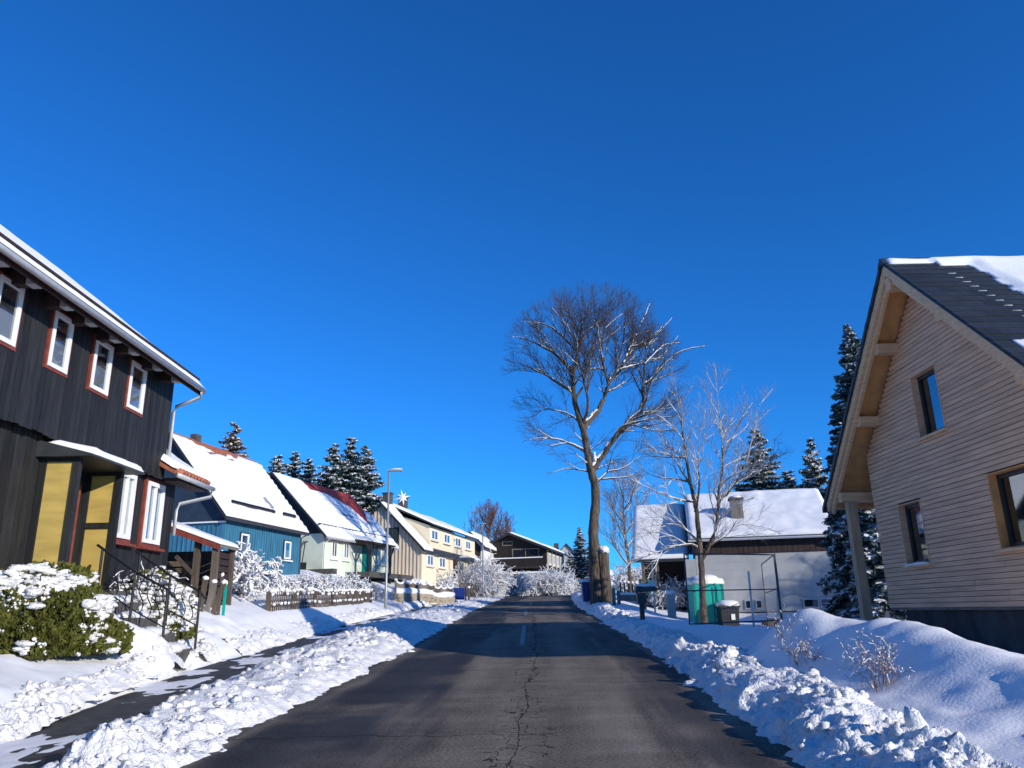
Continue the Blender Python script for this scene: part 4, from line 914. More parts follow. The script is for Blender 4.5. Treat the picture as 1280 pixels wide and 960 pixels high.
# ------------------------------------------------------------------ trees
def smooth_line(pts, step, g, jit):
    P = [np.array(p, float) for p in pts]; P = [2*P[0]-P[1]]+P+[2*P[-1]-P[-2]]; out = []
    for i in range(1, len(P)-2):
        n = max(1, int(np.linalg.norm(P[i+1]-P[i])/step))
        for k in range(n):
            t = k/n; a, b, c, d = P[i-1], P[i], P[i+1], P[i+2]
            out.append(.5*((2*b)+(c-a)*t+(2*a-5*b+4*c-d)*t*t+(3*b-a-3*c+d)*t**3))
    out.append(P[-2]); out = np.array(out)
    if len(out) > 2: out[1:] += g.normal(size=(len(out)-1, 3))*jit
    return out
def tree(name, label, limbs, seed, fork, env=None, levels=((.42, .55, (.30, .62)), (.20, .5, (.3, .6)), (.10, .5, (.3, .7))), lmax=(2.6, 1.1, .5), step=.25, up=.25, out=.5, snow=.02, snow_add=.01, frost=1.0, barkm='bark', twigm='bark_twig', thick=.045, group=None, cat='tree', start=.22, rt=.0045):
    """limbs: (polyline, start radius, end radius); finer branches fan from them, outwards from the fork and upwards"""
    g = np.random.default_rng(seed); base = tuple(limbs[0][0][0]); t = wempty(name, base, label, cat, group)
    fork = np.array(fork, float); lines_ = []; S0, S1, Q0, Q1 = [], [], [], []
    def add(L, r0, r1):
        n = len(L); rr = r0+(r1-r0)*(np.linspace(0, 1, n)**.85); lines_.append((L, rr)); return rr
    todo = [(smooth_line(p, step, g, step*.05), a, b, 0, 0 if i == 0 else None) for i, (p, a, b) in enumerate(limbs)]
    while todo:
        L, r0, r1, lev, istrunk = todo.pop(); rr = add(L, r0, r1)
        if lev >= len(levels): continue
        gap, frac, ang = levels[lev]; seg = np.linalg.norm(np.diff(L, axis=0), axis=1); cum = np.concatenate([[0], np.cumsum(seg)]); tot = cum[-1]
        s_ = tot*(start if lev == 0 else .12)+gap*g.random()
        if istrunk == 0: s_ = tot*.62
        side = g.uniform(0, 6.28)
        while s_ < tot:
            i = min(int(np.searchsorted(cum, s_)), len(L)-1); i = max(i, 1); f = (s_-cum[i-1])/(seg[i-1]+1e-9); p = L[i-1]+(L[i]-L[i-1])*f
            d = (L[i]-L[i-1])/(seg[i-1]+1e-9); side += 2.4+g.normal()*.4
            a1 = np.cross(d, [0, 0, 1.]); a1 = a1/(np.linalg.norm(a1)+1e-6); b1 = np.cross(a1, d); th = g.uniform(*ang)*1.35
            v = d*math.cos(th)+(a1*math.cos(side)+b1*math.sin(side))*math.sin(th)
            o = p-fork; o = o/(np.linalg.norm(o)+1e-6); v = v+o*out*.6+np.array([0, 0, up]); v /= np.linalg.norm(v)
            ln = min(lmax[lev], (tot-s_)*frac+lmax[lev]*.45)*g.uniform(.6, 1.15)
            if env is not None:
                for _ in range(5):
                    e = ((p+v*ln-env[0])/env[1]); e2 = (e**2).sum()
                    if e2 <= 1: break
                    ln *= .72
            if ln > .08:
                n = max(2, int(ln/(step*(.9 if lev < 2 else .7)))); pts = [p]; vv = v.copy()
                for k in range(n):
                    vv = vv+g.normal(size=3)*(.10 if lev < 2 else .16)+np.array([0, 0, up*.12]); vv /= np.linalg.norm(vv); pts.append(pts[-1]+vv*ln/n)
                loc = rr[i]; ra = min(loc*.72, .007+.012*ln+.004*(lev == 0)*ln); todo.append((np.array(pts), max(ra, rt), rt*(.8 if lev else 1.2), lev+1, None))
            s_ += gap*g.uniform(.6, 1.4)
    mbt = MB()
    for L, rr in lines_:
        k = int((rr > thick).sum())
        if k >= 2:
            e = min(len(L), k+1); mbt.tube(list(L[:e]), list(rr[:e]*(1+.05*np.sin(np.arange(e)*1.7))), 10, False)
            S0.append(L[:e-1]); S1.append(L[1:e]); Q0.append(rr[:e-1]*0-1); Q1.append(rr[1:e])
            L, rr = L[e-1:], rr[e-1:]
        if len(L) > 1: S0.append(L[:-1]); S1.append(L[1:]); Q0.append(rr[:-1]); Q1.append(rr[1:])
    p0, p1, r0, r1 = map(np.concatenate, (S0, S1, Q0, Q1)); fine = r0 > 0
    if mbt.v: mbt.build('trunk', barkm, t, True)
    V, Fc = segs_mesh(p0[fine], p1[fine], r0[fine], r1[fine], 3); obj_from('crown', V, Fc, twigm, t)
    r0 = np.where(fine, r0, r1); d = p1-p0; flat = np.abs(d[:, 2])/(np.linalg.norm(d, axis=1)+1e-9)
    sel = (flat < .8) & (r1 > snow) & (g.random(len(r1)) < frost)
    if sel.any(): V, Fc = snow_on_segs(p0[sel], p1[sel], r0[sel], r1[sel], .55, .72, snow_add); tag(obj_from('snow_cover', V, Fc, 'snow', t), kind='stuff')
    return t
def pxs(lst, Y, dy=0, spread=0, seed=0):
    g = random.Random(seed); n = len(lst); y1 = g.uniform(-spread, spread)
    return [tuple(atY(u, v, Y+dy+y1*i/max(1, n-1))) for i, (u, v) in enumerate(lst)]
def ell(n, c, r, g, shell=.5, keep=None):
    p = ball(n, g)*(g.random((n, 1))**shell)*np.array(r)+np.array(c)
    return p if keep is None else p[keep(p)]

# the tall bare tree at the roadside
BY = 37.0; g = np.random.default_rng(3)
base = atY(745, 748, BY); base.z = gz(base.x, BY)-.3
L0 = [tuple(base)]+pxs([(744, 720), (743, 690), (742, 660), (744, 635), (744, 609), (738, 584), (733, 556), (728, 534)], BY)
limbs = [L0,
 pxs([(728, 534), (720, 510), (717, 490), (716, 470), (722, 440), (728, 410), (735, 385)], BY, 0, 1.5, 1),
 pxs([(730, 534), (750, 509), (762, 477), (775, 462), (790, 440), (815, 421), (828, 408)], BY, 0, 2, 2),
 pxs([(740, 590), (756, 565), (775, 540), (787, 527), (804, 509), (804, 484), (815, 474), (831, 456), (850, 440), (881, 432)], BY, 0, -2, 3),
 pxs([(766, 550), (775, 536), (787, 530), (819, 523), (844, 521)], BY, 0, 1.5, 4),
 pxs([(717, 490), (706, 484), (690, 474), (672, 462), (652, 457)], BY, 0, 2, 5),
 pxs([(716, 465), (694, 443), (678, 434), (659, 424), (640, 421)], BY, 0, -2.5, 6),
 pxs([(732, 565), (716, 556), (694, 549), (675, 548), (655, 551)], BY, 0, 1.5, 7),
 pxs([(728, 534), (718, 522), (703, 515), (680, 512), (668, 520)], BY, 0, -2, 8),
 pxs([(736, 590), (722, 587), (706, 586), (690, 591), (682, 590)], BY, 0, 1, 9),
 pxs([(744, 600), (765, 598), (785, 596), (800, 590)], BY, 0, 1.5, 10),
 pxs([(744, 605), (760, 590), (778, 586), (806, 566)], BY, 0, -1.5, 11),
 pxs([(722, 440), (700, 418), (680, 405), (652, 402)], BY, 0, 3, 12),
 pxs([(728, 420), (712, 395), (700, 375)], BY, 0, -3, 13),
 pxs([(760, 480), (752, 440), (758, 405), (770, 375)], BY, 0, 3, 14),
 pxs([(775, 462), (800, 455), (825, 447), (848, 420)], BY, 0, 3, 15),
 pxs([(804, 484), (806, 455), (812, 430), (840, 398)], BY, 0, -3, 16),
 pxs([(718, 500), (730, 480), (733, 450), (745, 420), (750, 380)], BY, 0, -4, 17),
 pxs([(728, 534), (735, 505), (728, 470), (715, 420), (690, 385)], BY, 0, 4, 18),
 pxs([(762, 477), (752, 462), (735, 462), (725, 470)], BY, 0, -2.5, 19),
 pxs([(778, 458), (792, 425), (806, 395), (812, 380)], BY, 0, 3.5, 20), pxs([(768, 468), (778, 430), (782, 395), (788, 366)], BY, 0, -3.5, 21), pxs([(806, 455), (830, 432), (852, 428)], BY, 0, 2, 22)]
cc = atY(742, 468, BY); top = atY(742, 356, BY).z; ra = atY(866, 462, BY).x-cc.x
radii = [(.32, .16), (.17, .02), (.15, .02), (.16, .012), (.08, .012), (.10, .015), (.09, .015), (.07, .01), (.06, .01), (.04, .008), (.05, .01), (.05, .01), (.07, .012), (.06, .012), (.07, .012), (.06, .012), (.06, .012), (.07, .012), (.08, .012), (.05, .01), (.06, .012), (.06, .012), (.045, .01)]
bt = tree('bare_tree', 'tall bare broadleaf tree with domed crown of fine twigs beside the road', [(l_, a_, b_) for l_, (a_, b_) in zip(limbs, radii)], 5, atY(735, 560, BY), (np.array(cc), np.array([ra, ra*.9, top-cc.z])), ((.34, .5, (.45, .85)), (.18, .5, (.4, .75)), (.09, .5, (.35, .75))), (2.7, 1.2, .52), .22, .09, .7, .011, .009, thick=.04, rt=.0045)
sb = atY(757.5, 748, BY-.05); sb.z = gz(sb.x, BY)-.3; st_ = atY(753, 692, BY-.02)
MB().tube([sb, sb.lerp(st_, .2), sb.lerp(st_, .45)+Vector((.03, 0, 0)), sb.lerp(st_, .75), st_, st_+Vector((-.08, 0, .18)), st_+Vector((-.16, 0, .34))], [.40, .31, .27, .28, .30, .24, .12], 12).build('stump_limb', 'bark', bt, True)
MB().blob(st_+Vector((.02, -.06, .16)), (.27, .26, .17), 3, 12, 9, .38).build('snow_cap', 'snow_rough', bt, True)
MB().blob(atY(740, 572, BY)+Vector((.1, -.05, 0)), (.12, .14, .24), 5, 8, 6, .35).build('snow_cap', 'snow', bt, True)
# the snow laden smaller tree near the toilet
TY = 29.0; g = np.random.default_rng(8)
c8 = lambda pts: [(780+a/3.2, 440+b/3.2) for a, b in pts]
base = atY(880, 776, TY); base.z = gz(base.x, TY)-.3
limbs = [[tuple(base)]+pxs(c8([(318, 1040), (312, 900), (305, 800), (290, 640), (270, 540), (245, 400), (225, 260), (205, 130)]), TY),
 pxs(c8([(312, 830), (335, 790), (370, 690), (380, 560), (395, 420), (375, 180), (365, 110)]), TY, 0, 1, 1),
 pxs(c8([(285, 640), (300, 560), (300, 350), (330, 240)]), TY, 0, -1.5, 2),
 pxs(c8([(280, 600), (220, 590), (150, 570), (30, 510)]), TY, 0, 1, 3), pxs(c8([(265, 520), (200, 508), (130, 500), (70, 470)]), TY, 0, -1, 4),
 pxs(c8([(250, 425), (200, 418), (130, 400), (90, 385)]), TY, 0, .8, 5), pxs(c8([(300, 790), (270, 770), (200, 780), (110, 810), (10, 845)]), TY, 0, -1, 6),
 pxs(c8([(372, 680), (400, 570), (520, 480), (620, 390)]), TY, 0, -1, 7), pxs(c8([(380, 600), (450, 520), (500, 400), (545, 200)]), TY, 0, 1.5, 8),
 pxs(c8([(300, 760), (230, 700), (160, 690), (90, 700)]), TY, 0, 1.4, 9), pxs(c8([(330, 780), (400, 740), (470, 690), (560, 700)]), TY, 0, -1.4, 10),
 pxs(c8([(270, 540), (210, 440), (160, 330), (120, 300)]), TY, 0, 1.5, 11), pxs(c8([(395, 420), (440, 330), (480, 230)]), TY, 0, -1.5, 12)]
radii = [(.15, .012), (.075, .008), (.05, .008)]+[(.042, .006)]*10
tree('young_tree', 'snow laden bare tree with upright leaders in front of the portable toilet', [(l_, a_, b_) for l_, (a_, b_) in zip(limbs, radii)], 9, atY(878, 690, TY), None, ((.30, .5, (.4, .75)), (.16, .5, (.35, .7)), (.10, .5, (.3, .7))), (1.7, .75, .34),   .18, .12, .5, .0040, .007, thick=.03, rt=.0036, start=.1, twigm='frost_twig')
def simple_tree(name, label, u, v_base, v_top, Y, rx, seed, natt, barkm='bark', twigm='bark_twig', snow=.012, trunk=.15, group=None, cz=.58, rz=.45, step=.35, frost=1.0, snow_add=.012, twig=None, dz=-.3, rt=.006):
    g = np.random.default_rng(seed); p = atY(u, v_base, Y); p.z = gz(p.x, Y)+dz; t = atY(u, v_top, Y); H = t.z-p.z
    limbs = [([tuple(p), (p.x+.1, Y, p.z+H*.25), (p.x-.08, Y, p.z+H*.5), (p.x+.05, Y, p.z+H*.97)], trunk, .015)]
    for i in range(natt):
        a = g.uniform(0, 2*math.pi); z0 = H*(.2+.55*i/natt); l = rx*.8*(1-.5*i/natt)
        limbs.append(([(p.x, Y, p.z+z0), (p.x+l*.5*math.cos(a), Y+l*.5*math.sin(a), p.z+z0+H*.10), (p.x+l*math.cos(a), Y+l*math.sin(a), p.z+z0+H*.25)], trunk*.4, .012))
    return tree(name, label, limbs, seed+1, (p.x, Y, p.z+H*.2), (np.array([p.x, Y, p.z+H*cz]), np.array([rx, rx, H*rz])), ((step, .5, (.35, .65)), (step*.6, .5, (.3, .6)), (step*.35, .5, (.3, .65))), (rx*.8, rx*.4, rx*.2), .3, .3, .4, snow, snow_add, frost, barkm, twigm, .04, group, start=.15, rt=rt)
simple_tree('bare_tree', 'slim frosted tree standing between the tall bare tree and the grey house', 787, 745, 575, 54, 2.6, 21, 10, 'bark', 'bark_frost', .0058)
simple_tree('birch_tree', 'reddish brown birch with fine twigs behind the white house roof', 612, 735, 626, 102, 3.4, 31, 16, 'bark_red', 'bark_red', .05, .2, None, .58, .45, .45, .3, .02, rt=.011)
simple_tree('birch_tree', 'smaller reddish birch leaning against the taller birch behind the dark chalet', 634, 735, 640, 104, 2.4, 33, 12, 'bark_red', 'bark_red', .02, .15, None, .58, .45, .4, .3, .03, rt=.011)
simple_tree('birch_tree', 'thin grey birch at the left edge of the birch group beyond the houses', 590, 735, 632, 100, 1.8, 35, 10, 'bark_frost', 'bark_frost', .02, .14, None, .6, .42, .4, .3, .03, rt=.010)

for (x_, y_, s_, rz_, lb) in ((23.0, 30.5, .44, 1.0, 'bare tree behind the timber house casting twiggy shade on the grey wall'), (29.0, 26.0, .52, 4.0, 'bare tree far behind the timber house, beyond its garden')):
    copy_tree(bt, (x_, y_, gz(x_, y_)-.2), rz_, s_, lb)

# conifers ------------------------------------------------------------
def conifer(name, label, seed, h, r, mat_n='needle', snow=.5, dens=1.0, loc=(0, 0, 0), group=None, taper=.8, droop=.35, sz=1.0):
    g = np.random.default_rng(seed); t = empty(name, loc, label, 'tree', 0, group)
    MB().tube([(0, 0, -.4), (0, 0, h*.5), (0, 0, h*.98)], [h*.018+.05, h*.010+.03, .01], 7).build('trunk', 'bark', t)
    C, D, W, SC, SD, SW, B0, B1, BR = [], [], [], [], [], [], [], [], []
    z = h*.05; dzs = h/34/dens**.5
    while z < h*.985:
        f = 1-z/h; L0_ = r*(f**taper)*1.0+.06*h*.12
        nb = max(4, int((6+5*f)*dens))
        a0 = g.uniform(0, 6.28)
        for i in range(nb):
            a = a0+i*2*math.pi/nb+g.uniform(-.25, .25); L = L0_*g.uniform(.72, 1.12)
            if g.random() < .10: L *= .6
            dr = np.array([math.cos(a), math.sin(a), 0.]); sd = np.array([-math.sin(a), math.cos(a), 0.])
            zz = z+g.uniform(-dzs, dzs)*1.3; n = max(4, int(L/(.17*sz)))
            sl = g.uniform(-.1, .15)+.35*(1-f)
            k = np.linspace(.12, 1, n); hgt = sl*k*L-droop*L*k*k*(.6+.4*f)+.12*L*np.maximum(k-.75, 0)*2
            pts = np.array([0, 0, zz])+dr*(k*L)[:, None]+np.array([0, 0, 1.])*hgt[:, None]
            B0.append(np.array([[0, 0, zz]])); B1.append(pts[-1:]); BR.append(.012+.012*L)
            wl = (.30*L*(1-k**2*.75)+.12)*g.uniform(.8, 1.2, n)
            for s in (-1, 1):                          # side sprays
                for rep in range(2):
                    ln = wl*g.uniform(.6, 1.1, n); dv = dr*.65+sd*s*.9+np.array([0, 0, -.25])+g.normal(size=(n, 3))*.22; dv = unit(dv)
                    d = dv*ln[:, None]; w = unit(np.cross(d, np.array([0, 0, 1.])+g.normal(size=(n, 3))*.5))*(ln*.30+.05)[:, None]
                    C.append(pts+d*.45); D.append(d); W.append(w)
                    if snow > 0:
                        m = g.random(n) < snow*(.55+.6*vnoise(pts[:, 0]*.8, pts[:, 1]*.8, pts[:, 2]*.8, seed))
                        SC.append((pts+d*.4+np.array([0, 0, .05*sz]))[m]); SD.append(d[m]*.95); SW.append(w[m]*1.05)
            tip = unit(dr+np.array([0, 0, -.1])+g.normal(size=(n, 3))*.3)*(.28*sz); C.append(pts+tip*.3); D.append(tip); W.append(unit(np.cross(tip, g.normal(size=(n, 3))))*(.09*sz))
            hang = unit(np.array([0, 0, -1.])+g.normal(size=(n, 3))*.4)*((.10+.10*L)*sz); C.append(pts+hang*.5); D.append(hang); W.append(unit(np.cross(hang, g.normal(size=(n, 3))))*(.10*sz))
        z += dzs*g.uniform(.8, 1.2)
    C, D, W = map(np.concatenate, (C, D, W)); V, Fc = quads(C, D, W); obj_from('crown', V, Fc, mat_n, t)
    V, Fc = segs_mesh(np.concatenate(B0), np.concatenate(B1), np.array(BR), np.array(BR)*.4, 3); obj_from('branches', V, Fc, 'bark_twig', t)
    if snow > 0:
        SC, SD, SW = map(np.concatenate, (SC, SD, SW)); n = len(SC)
        # small pillows of snow: a raised ridge over each loaded spray
        upv = np.array([0, 0, 1.])*(.07*sz); V = np.stack([SC-SD*.5-SW*.5, SC-SD*.5+SW*.5, SC+SD*.5+SW*.5, SC+SD*.5-SW*.5, SC-SD*.25+upv, SC+SD*.28+upv], 1).reshape(-1, 3)
        q = np.array([[0, 1, 4, 4], [1, 2, 5, 4], [2, 3, 5, 5], [3, 0, 4, 5]])
        Fq = (q[[1, 3]][None]+(np.arange(n)*6)[:, None, None]).reshape(-1, 4); Ft = (np.array([[0, 1, 4], [2, 3, 5]])[None]+(np.arange(n)*6)[:, None, None]).reshape(-1, 3)
        me = obj_from('snow_cover', V, Fq, 'snow', t)
    return t
def put_conifer(src, u, v_top, Y, label, rz=0, wide=1.0, src_h=10.0, dz=0):
    p = atY(u, v_top, Y); z = gz(p.x, Y)+dz; s = (p.z-z)/src_h
    if src.get('used'):
        return copy_tree(src, (p.x, Y, z), rz, (s*wide, s*wide, s), label)
    src['used'] = 1; src.location = (p.x, Y, z); src.rotation_euler = (0, 0, rz); src.scale = (s*wide, s*wide, s); src['label'] = label
    return src
sp1 = conifer('spruce_tree', 'x', 101, 10, 3.3, 'needle', .85, 1.0, sz=1.0)
sp2 = conifer('spruce_tree', 'x', 102, 10, 2.9, 'needle', .9, 1.0, sz=1.0)
sp3 = conifer('spruce_tree', 'x', 103, 10, 3.4, 'needle', 1.2, 1.0, sz=1.0)
put_conifer(sp1, 418, 556, 66, 'dark snowy spruce behind the green roof, nearest its red tiles', 0, 1.0)
put_conifer(sp2, 439, 549, 67, 'tallest snowy spruce, in the middle of the three behind the green house', 1, 1.0)
put_conifer(sp1, 459, 559, 66.5, 'dark snowy spruce beside the battened gable, third behind the green house', 2, .9)
put_conifer(sp2, 348, 571, 72, 'small spruce tip beside the ridge of the blue house roof', 3, 1.1)
put_conifer(sp1, 368, 567, 74, 'small snowy spruce tip above the peak of the green house', 4, 1)
put_conifer(sp2, 387, 575, 72, 'frosted little spruce rising over the snowy green house roof', 5, 1.1)
put_conifer(sp3, 945, 542, 56, 'broad snowy spruce rising behind the middle of the grey house roof', 1, 1.05)
put_conifer(sp3, 1012, 553, 52, 'very snowy spruce behind the right end of the grey house roof', 2.2, .8)
put_conifer(sp2, 985, 590, 54, 'small white spruce between the two bigger ones behind the grey house', 3.1, 1.2)
put_conifer(sp3, 1046, 575, 50, 'snowy spruce half hidden by the eaves of the timber house', 4.3, .8)
put_conifer(sp2, 724, 660, 92, 'narrow snowy fir beyond the crest, beside the far house', .4, .85)
put_conifer(sp2, 741, 662, 90, 'narrow snowy fir right behind the trunk of the tall bare tree', 2.4, .85)
put_conifer(sp1, 712, 690, 98, 'little fir tucked beside the wing of the far house', 1.4, .8)
sp4 = conifer('spruce_tree', 'x', 104, 10, 3.0, 'needle_brown', .35, 1.0); put_conifer(sp4, 294, 533, 75, 'brownish sunlit conifer top above the blue house ridge', 0, 1)
sp5 = conifer('spruce_tree', 'x', 105, 13, 3.3, 'needle_blue', .5, 2.2, sz=.62, droop=.45, taper=.8); put_conifer(sp5, 1059, 408, 27.8, 'tall blue green spruce with drooping branches behind the timber house post', .6, .80, 13)

# ------------------------------------------------------------------ shrubs
def twig_shrub(name, label, c, rx, ry, h, seed, n=60, barkm='bark_frost', snow=1.0, thick=.02, sadd=.02, sub=5, group=None, base=None, arch=.5):
    """many stemmed bush whose twigs carry snow"""
    g = np.random.default_rng(seed); z = gz(c[0], c[1])-.05 if base is None else base
    t = wempty(name, (c[0], c[1], z), label, 'shrub', group); P0, P1, RR = [], [], []
    def run(p, v, L, r, depth):
        k = 4
        for i in range(k):
            v2 = v+g.normal(size=3)*.28; v2[2] -= arch*.16*i; v2 /= np.linalg.norm(v2); q = p+v2*L/k
            P0.append(p); P1.append(q); RR.append(r*(1-.6*i/k))
            if depth > 0 and i >= 1:
                for _ in range(1 if depth == 1 else 2):
                    w = v2+g.normal(size=3)*.75; w /= np.linalg.norm(w); run(q, w, L*g.uniform(.25, .5), r*.55, depth-1)
            p, v = q, v2
    for i in range(n):
        a = g.uniform(0, 6.28); q = math.sqrt(g.random()); p = np.array([c[0]+rx*.35*q*math.cos(a), c[1]+ry*.35*q*math.sin(a), z])
        tgt = np.array([c[0]+rx*q*math.cos(a), c[1]+ry*q*math.sin(a), z+h*math.sqrt(max(.05, 1-q*q*.8))]); v = tgt-p; L = np.linalg.norm(v)*g.uniform(.55, .85)
        run(p, v/np.linalg.norm(v)+np.array([0, 0, .25]), L, thick, 2 if sub > 3 else 1)
    P0, P1, RR = np.array(P0), np.array(P1), np.array(RR)
    V, Fc = segs_mesh(P0, P1, RR, RR*.8, 3); obj_from('twigs', V, Fc, barkm, t)
    d = P1-P0; fl = np.abs(d[:, 2])/np.linalg.norm(d, axis=1); s = (g.random(len(RR)) < snow) & (fl < .93)
    V, Fc = snow_on_segs(P0[s], P1[s], RR[s], RR[s]*.9, .4, .9, sadd); obj_from('snow_cover', V, Fc, 'frost', t)
    return t
# evergreen hedge bush by the black house
def hedge(name, label, c, rx, ry, h, seed, nleaf, leafm, snowf, lf=.07):
    g = np.random.default_rng(seed); z = gz(c[0], c[1])-.05; t = wempty(name, (c[0], c[1], z), label, 'shrub')
    n = nleaf; d = ball(n, g); d[:, 2] = np.abs(d[:, 2])*1.0-.12
    bump = 1+.42*fbm(d[:, 0]*2.6+seed, d[:, 1]*2.6, d[:, 2]*2.6, 4, seed, .65)
    P = d*(np.array([rx, ry, h])*.93)*(bump*(1-.16*g.random(n)**2))[:, None]+np.array([c[0], c[1], z+.05])
    sn = fbm(P[:, 0]*5, P[:, 1]*5, P[:, 2]*5, 4, seed+3, .6)*1.2+.38*(d[:, 2]-.35)
    is_s = sn > snowf
    L = g.uniform(.6, 1.4, n)*lf; L = np.where(g.random(n) < .15, L*1.9, L); dv = unit(d*.8+g.normal(size=(n, 3))*.5+np.array([0, 0, .75])); w = unit(np.cross(dv, g.normal(size=(n, 3))))*(L*.42)[:, None]
    V, Fc = quads(P, dv*L[:, None], w); obj_from('foliage', V, Fc, leafm, t)
    for i in range(14):
        a = g.uniform(0, 6.28); q = g.uniform(.2, .9)
        MB().tube([(c[0], c[1], z), (c[0]+rx*.4*q*math.cos(a), c[1]+ry*.4*q*math.sin(a), z+h*.4), (c[0]+rx*.75*q*math.cos(a), c[1]+ry*.75*q*math.sin(a), z+h*.75)], [.03, .02, .008], 5).build('stem', 'bark_twig', t)
    m = MB(); cap = fbm(P[:, 0]*2.6, P[:, 1]*2.6, P[:, 2]*3.5, 3, seed+7)+.55*(d[:, 2]-.45) > snowf-.05
    ids = np.where(cap)[0]; g.shuffle(ids)
    for j in ids[:1500]:                              # joined caps lying on the shoulders of the bush
        r = g.uniform(.03, .085); m.blob(P[j]+d[j]*.015, (r*1.4, r*1.4, r*.55), int(j), 7, 5, .35)
    ids = np.where(is_s)[0]; g.shuffle(ids)
    for j in ids[:2600]:                              # dust and small clots
        r = g.uniform(.008, .028); m.blob(P[j]+d[j]*.02, (r*1.2, r*1.2, r), int(j), 5, 3, .4)
    tag(m.build('snow_cover', 'snow_rough', t, True), kind='stuff')
    return t
pc = Vector((-6.95, 11.75, 0))
hedge('evergreen_shrub', 'rounded yellow green evergreen shrub with snow patches below the porch', pc, 1.05, 1.2, 1.3, 201, 60000, 'hedge_leaf', .30, .06)
hedge('evergreen_shrub', 'small dark evergreen shrub under thick snow behind the stair railing', (-6.95, 15.3, 0), .75, 1.05, 1.25, 203, 20000, 'hedge_leaf', -.12)
hedge('evergreen_shrub', 'lower snow heaped evergreen shrub against the black wall at the frame edge', (-7.75, 9.9, 0), .55, .8, .75, 205, 9000, 'hedge_leaf', .1)
twig_shrub('snowy_shrub', 'tall twiggy shrub with dry leaves beside the porch panel', (-7.25, 14.95), .45, .4, 1.2, 211, 26, 'bark_twig', .5, .012, .012)
# big white shrub in front of the blue house
twig_shrub('snowy_shrub', 'big white snow smothered shrub in front of the blue wall', (-8.85, 25.4), .85, 1.0, 1.35, 221, 110, 'bark_frost', 1.0, .014, .028)
twig_shrub('snowy_shrub', 'tall snow crusted shrub behind the wood shed corner', (-8.0, 23.4), .5, .5, 1.7, 223, 36, 'bark_frost', 1.0, .018, .03)
for i, (u, Y, rx, h, lab) in enumerate(((352, 29.5, .8, .75, 'low frosty garden shrub under the blue house windows'), (385, 32, 1.2, .95, 'wide frosty shrub behind the shaded stretch of fence'), (415, 34.5, 1.0, 1.0, 'grey frosted shrub below the green house windows'), (436, 37, 1.2, 1.2, 'snow heaped shrub in front of the green porch'), (462, 39.5, 1.1, 1.0, 'frosted shrub by the street lamp below the porch'), (330, 28.0, .7, .7, 'small white shrub at the near end of the fence'))):
    p = atY(u, 735, Y); twig_shrub('snowy_shrub', lab, (p.x, Y), rx, .9, h*.8, 230+i, 80, 'bark_frost', 1.0, .013, .022, 5, 'frosted shrubs behind the fence')
# white orchard trees and bushes up the road
for i, (u, vb, vt, Y, rx, n, lab) in enumerate(((606, 742, 690, 66, 2.1, 130, 'large frosted tree rounded like a ball in front of the white house'), (588, 742, 700, 62, 1.2, 60, 'frosted bush beside the lattice gate'), (642, 740, 704, 72, 1.2, 55, 'frosted bush in front of the dark chalet plinth'), (664, 740, 711, 76, 1.3, 45, 'low frosted tree under the chalet balcony'), (690, 740, 705, 76, 1.7, 80, 'white frosted tree at the chalet corner by the crest'), (708, 740, 708, 80, 1.2, 50, 'white frosted bush between the chalet and the firs'), (555, 722, 712, 58, .9, 30, 'small snowy bush under the cream house windows'), (790, 748, 700, 58, 1.6, 60, 'frosted bush beside the dark porch of the grey house'), (838, 765, 715, 40, 1.3, 60, 'bare frosted bush in front of the dark porch'))):
    p = atY(u, vb, Y); z = gz(p.x, Y)-.1; tz = atY(u, vt, Y).z
    twig_shrub('frosted_tree' if rx > 1.8 else 'frosted_bush', lab, (p.x, Y), rx*.85, rx*.85, max(.6, tz-z), 260+i, int(n*1.6), 'bark_frost', 1.0, .016 if Y > 50 else .012, .026 if Y > 50 else .016, 5, None, z)
# dry weeds on the mound
for i, (u, v, Y, rx, h, n, lab) in enumerate(((1100, 838, 9.0, .34, .80, 26, 'dry brown weed stalks with snow specks on the snow mound'), (1005, 835, 11.0, .36, .60, 18, 'thin bare stalks on the shaded side of the snow mound'), (975, 790, 11.9, .2, .7, 5, 'few long bare stems leaning from the snow mound'))):
    p = atY(u, v, Y); twig_shrub('dry_weeds', lab, (p.x, Y), rx, rx, h, 290+i, n, 'bark_red', .13, .0040, .0055, 5, None, gz(p.x, Y)-.05, .1)

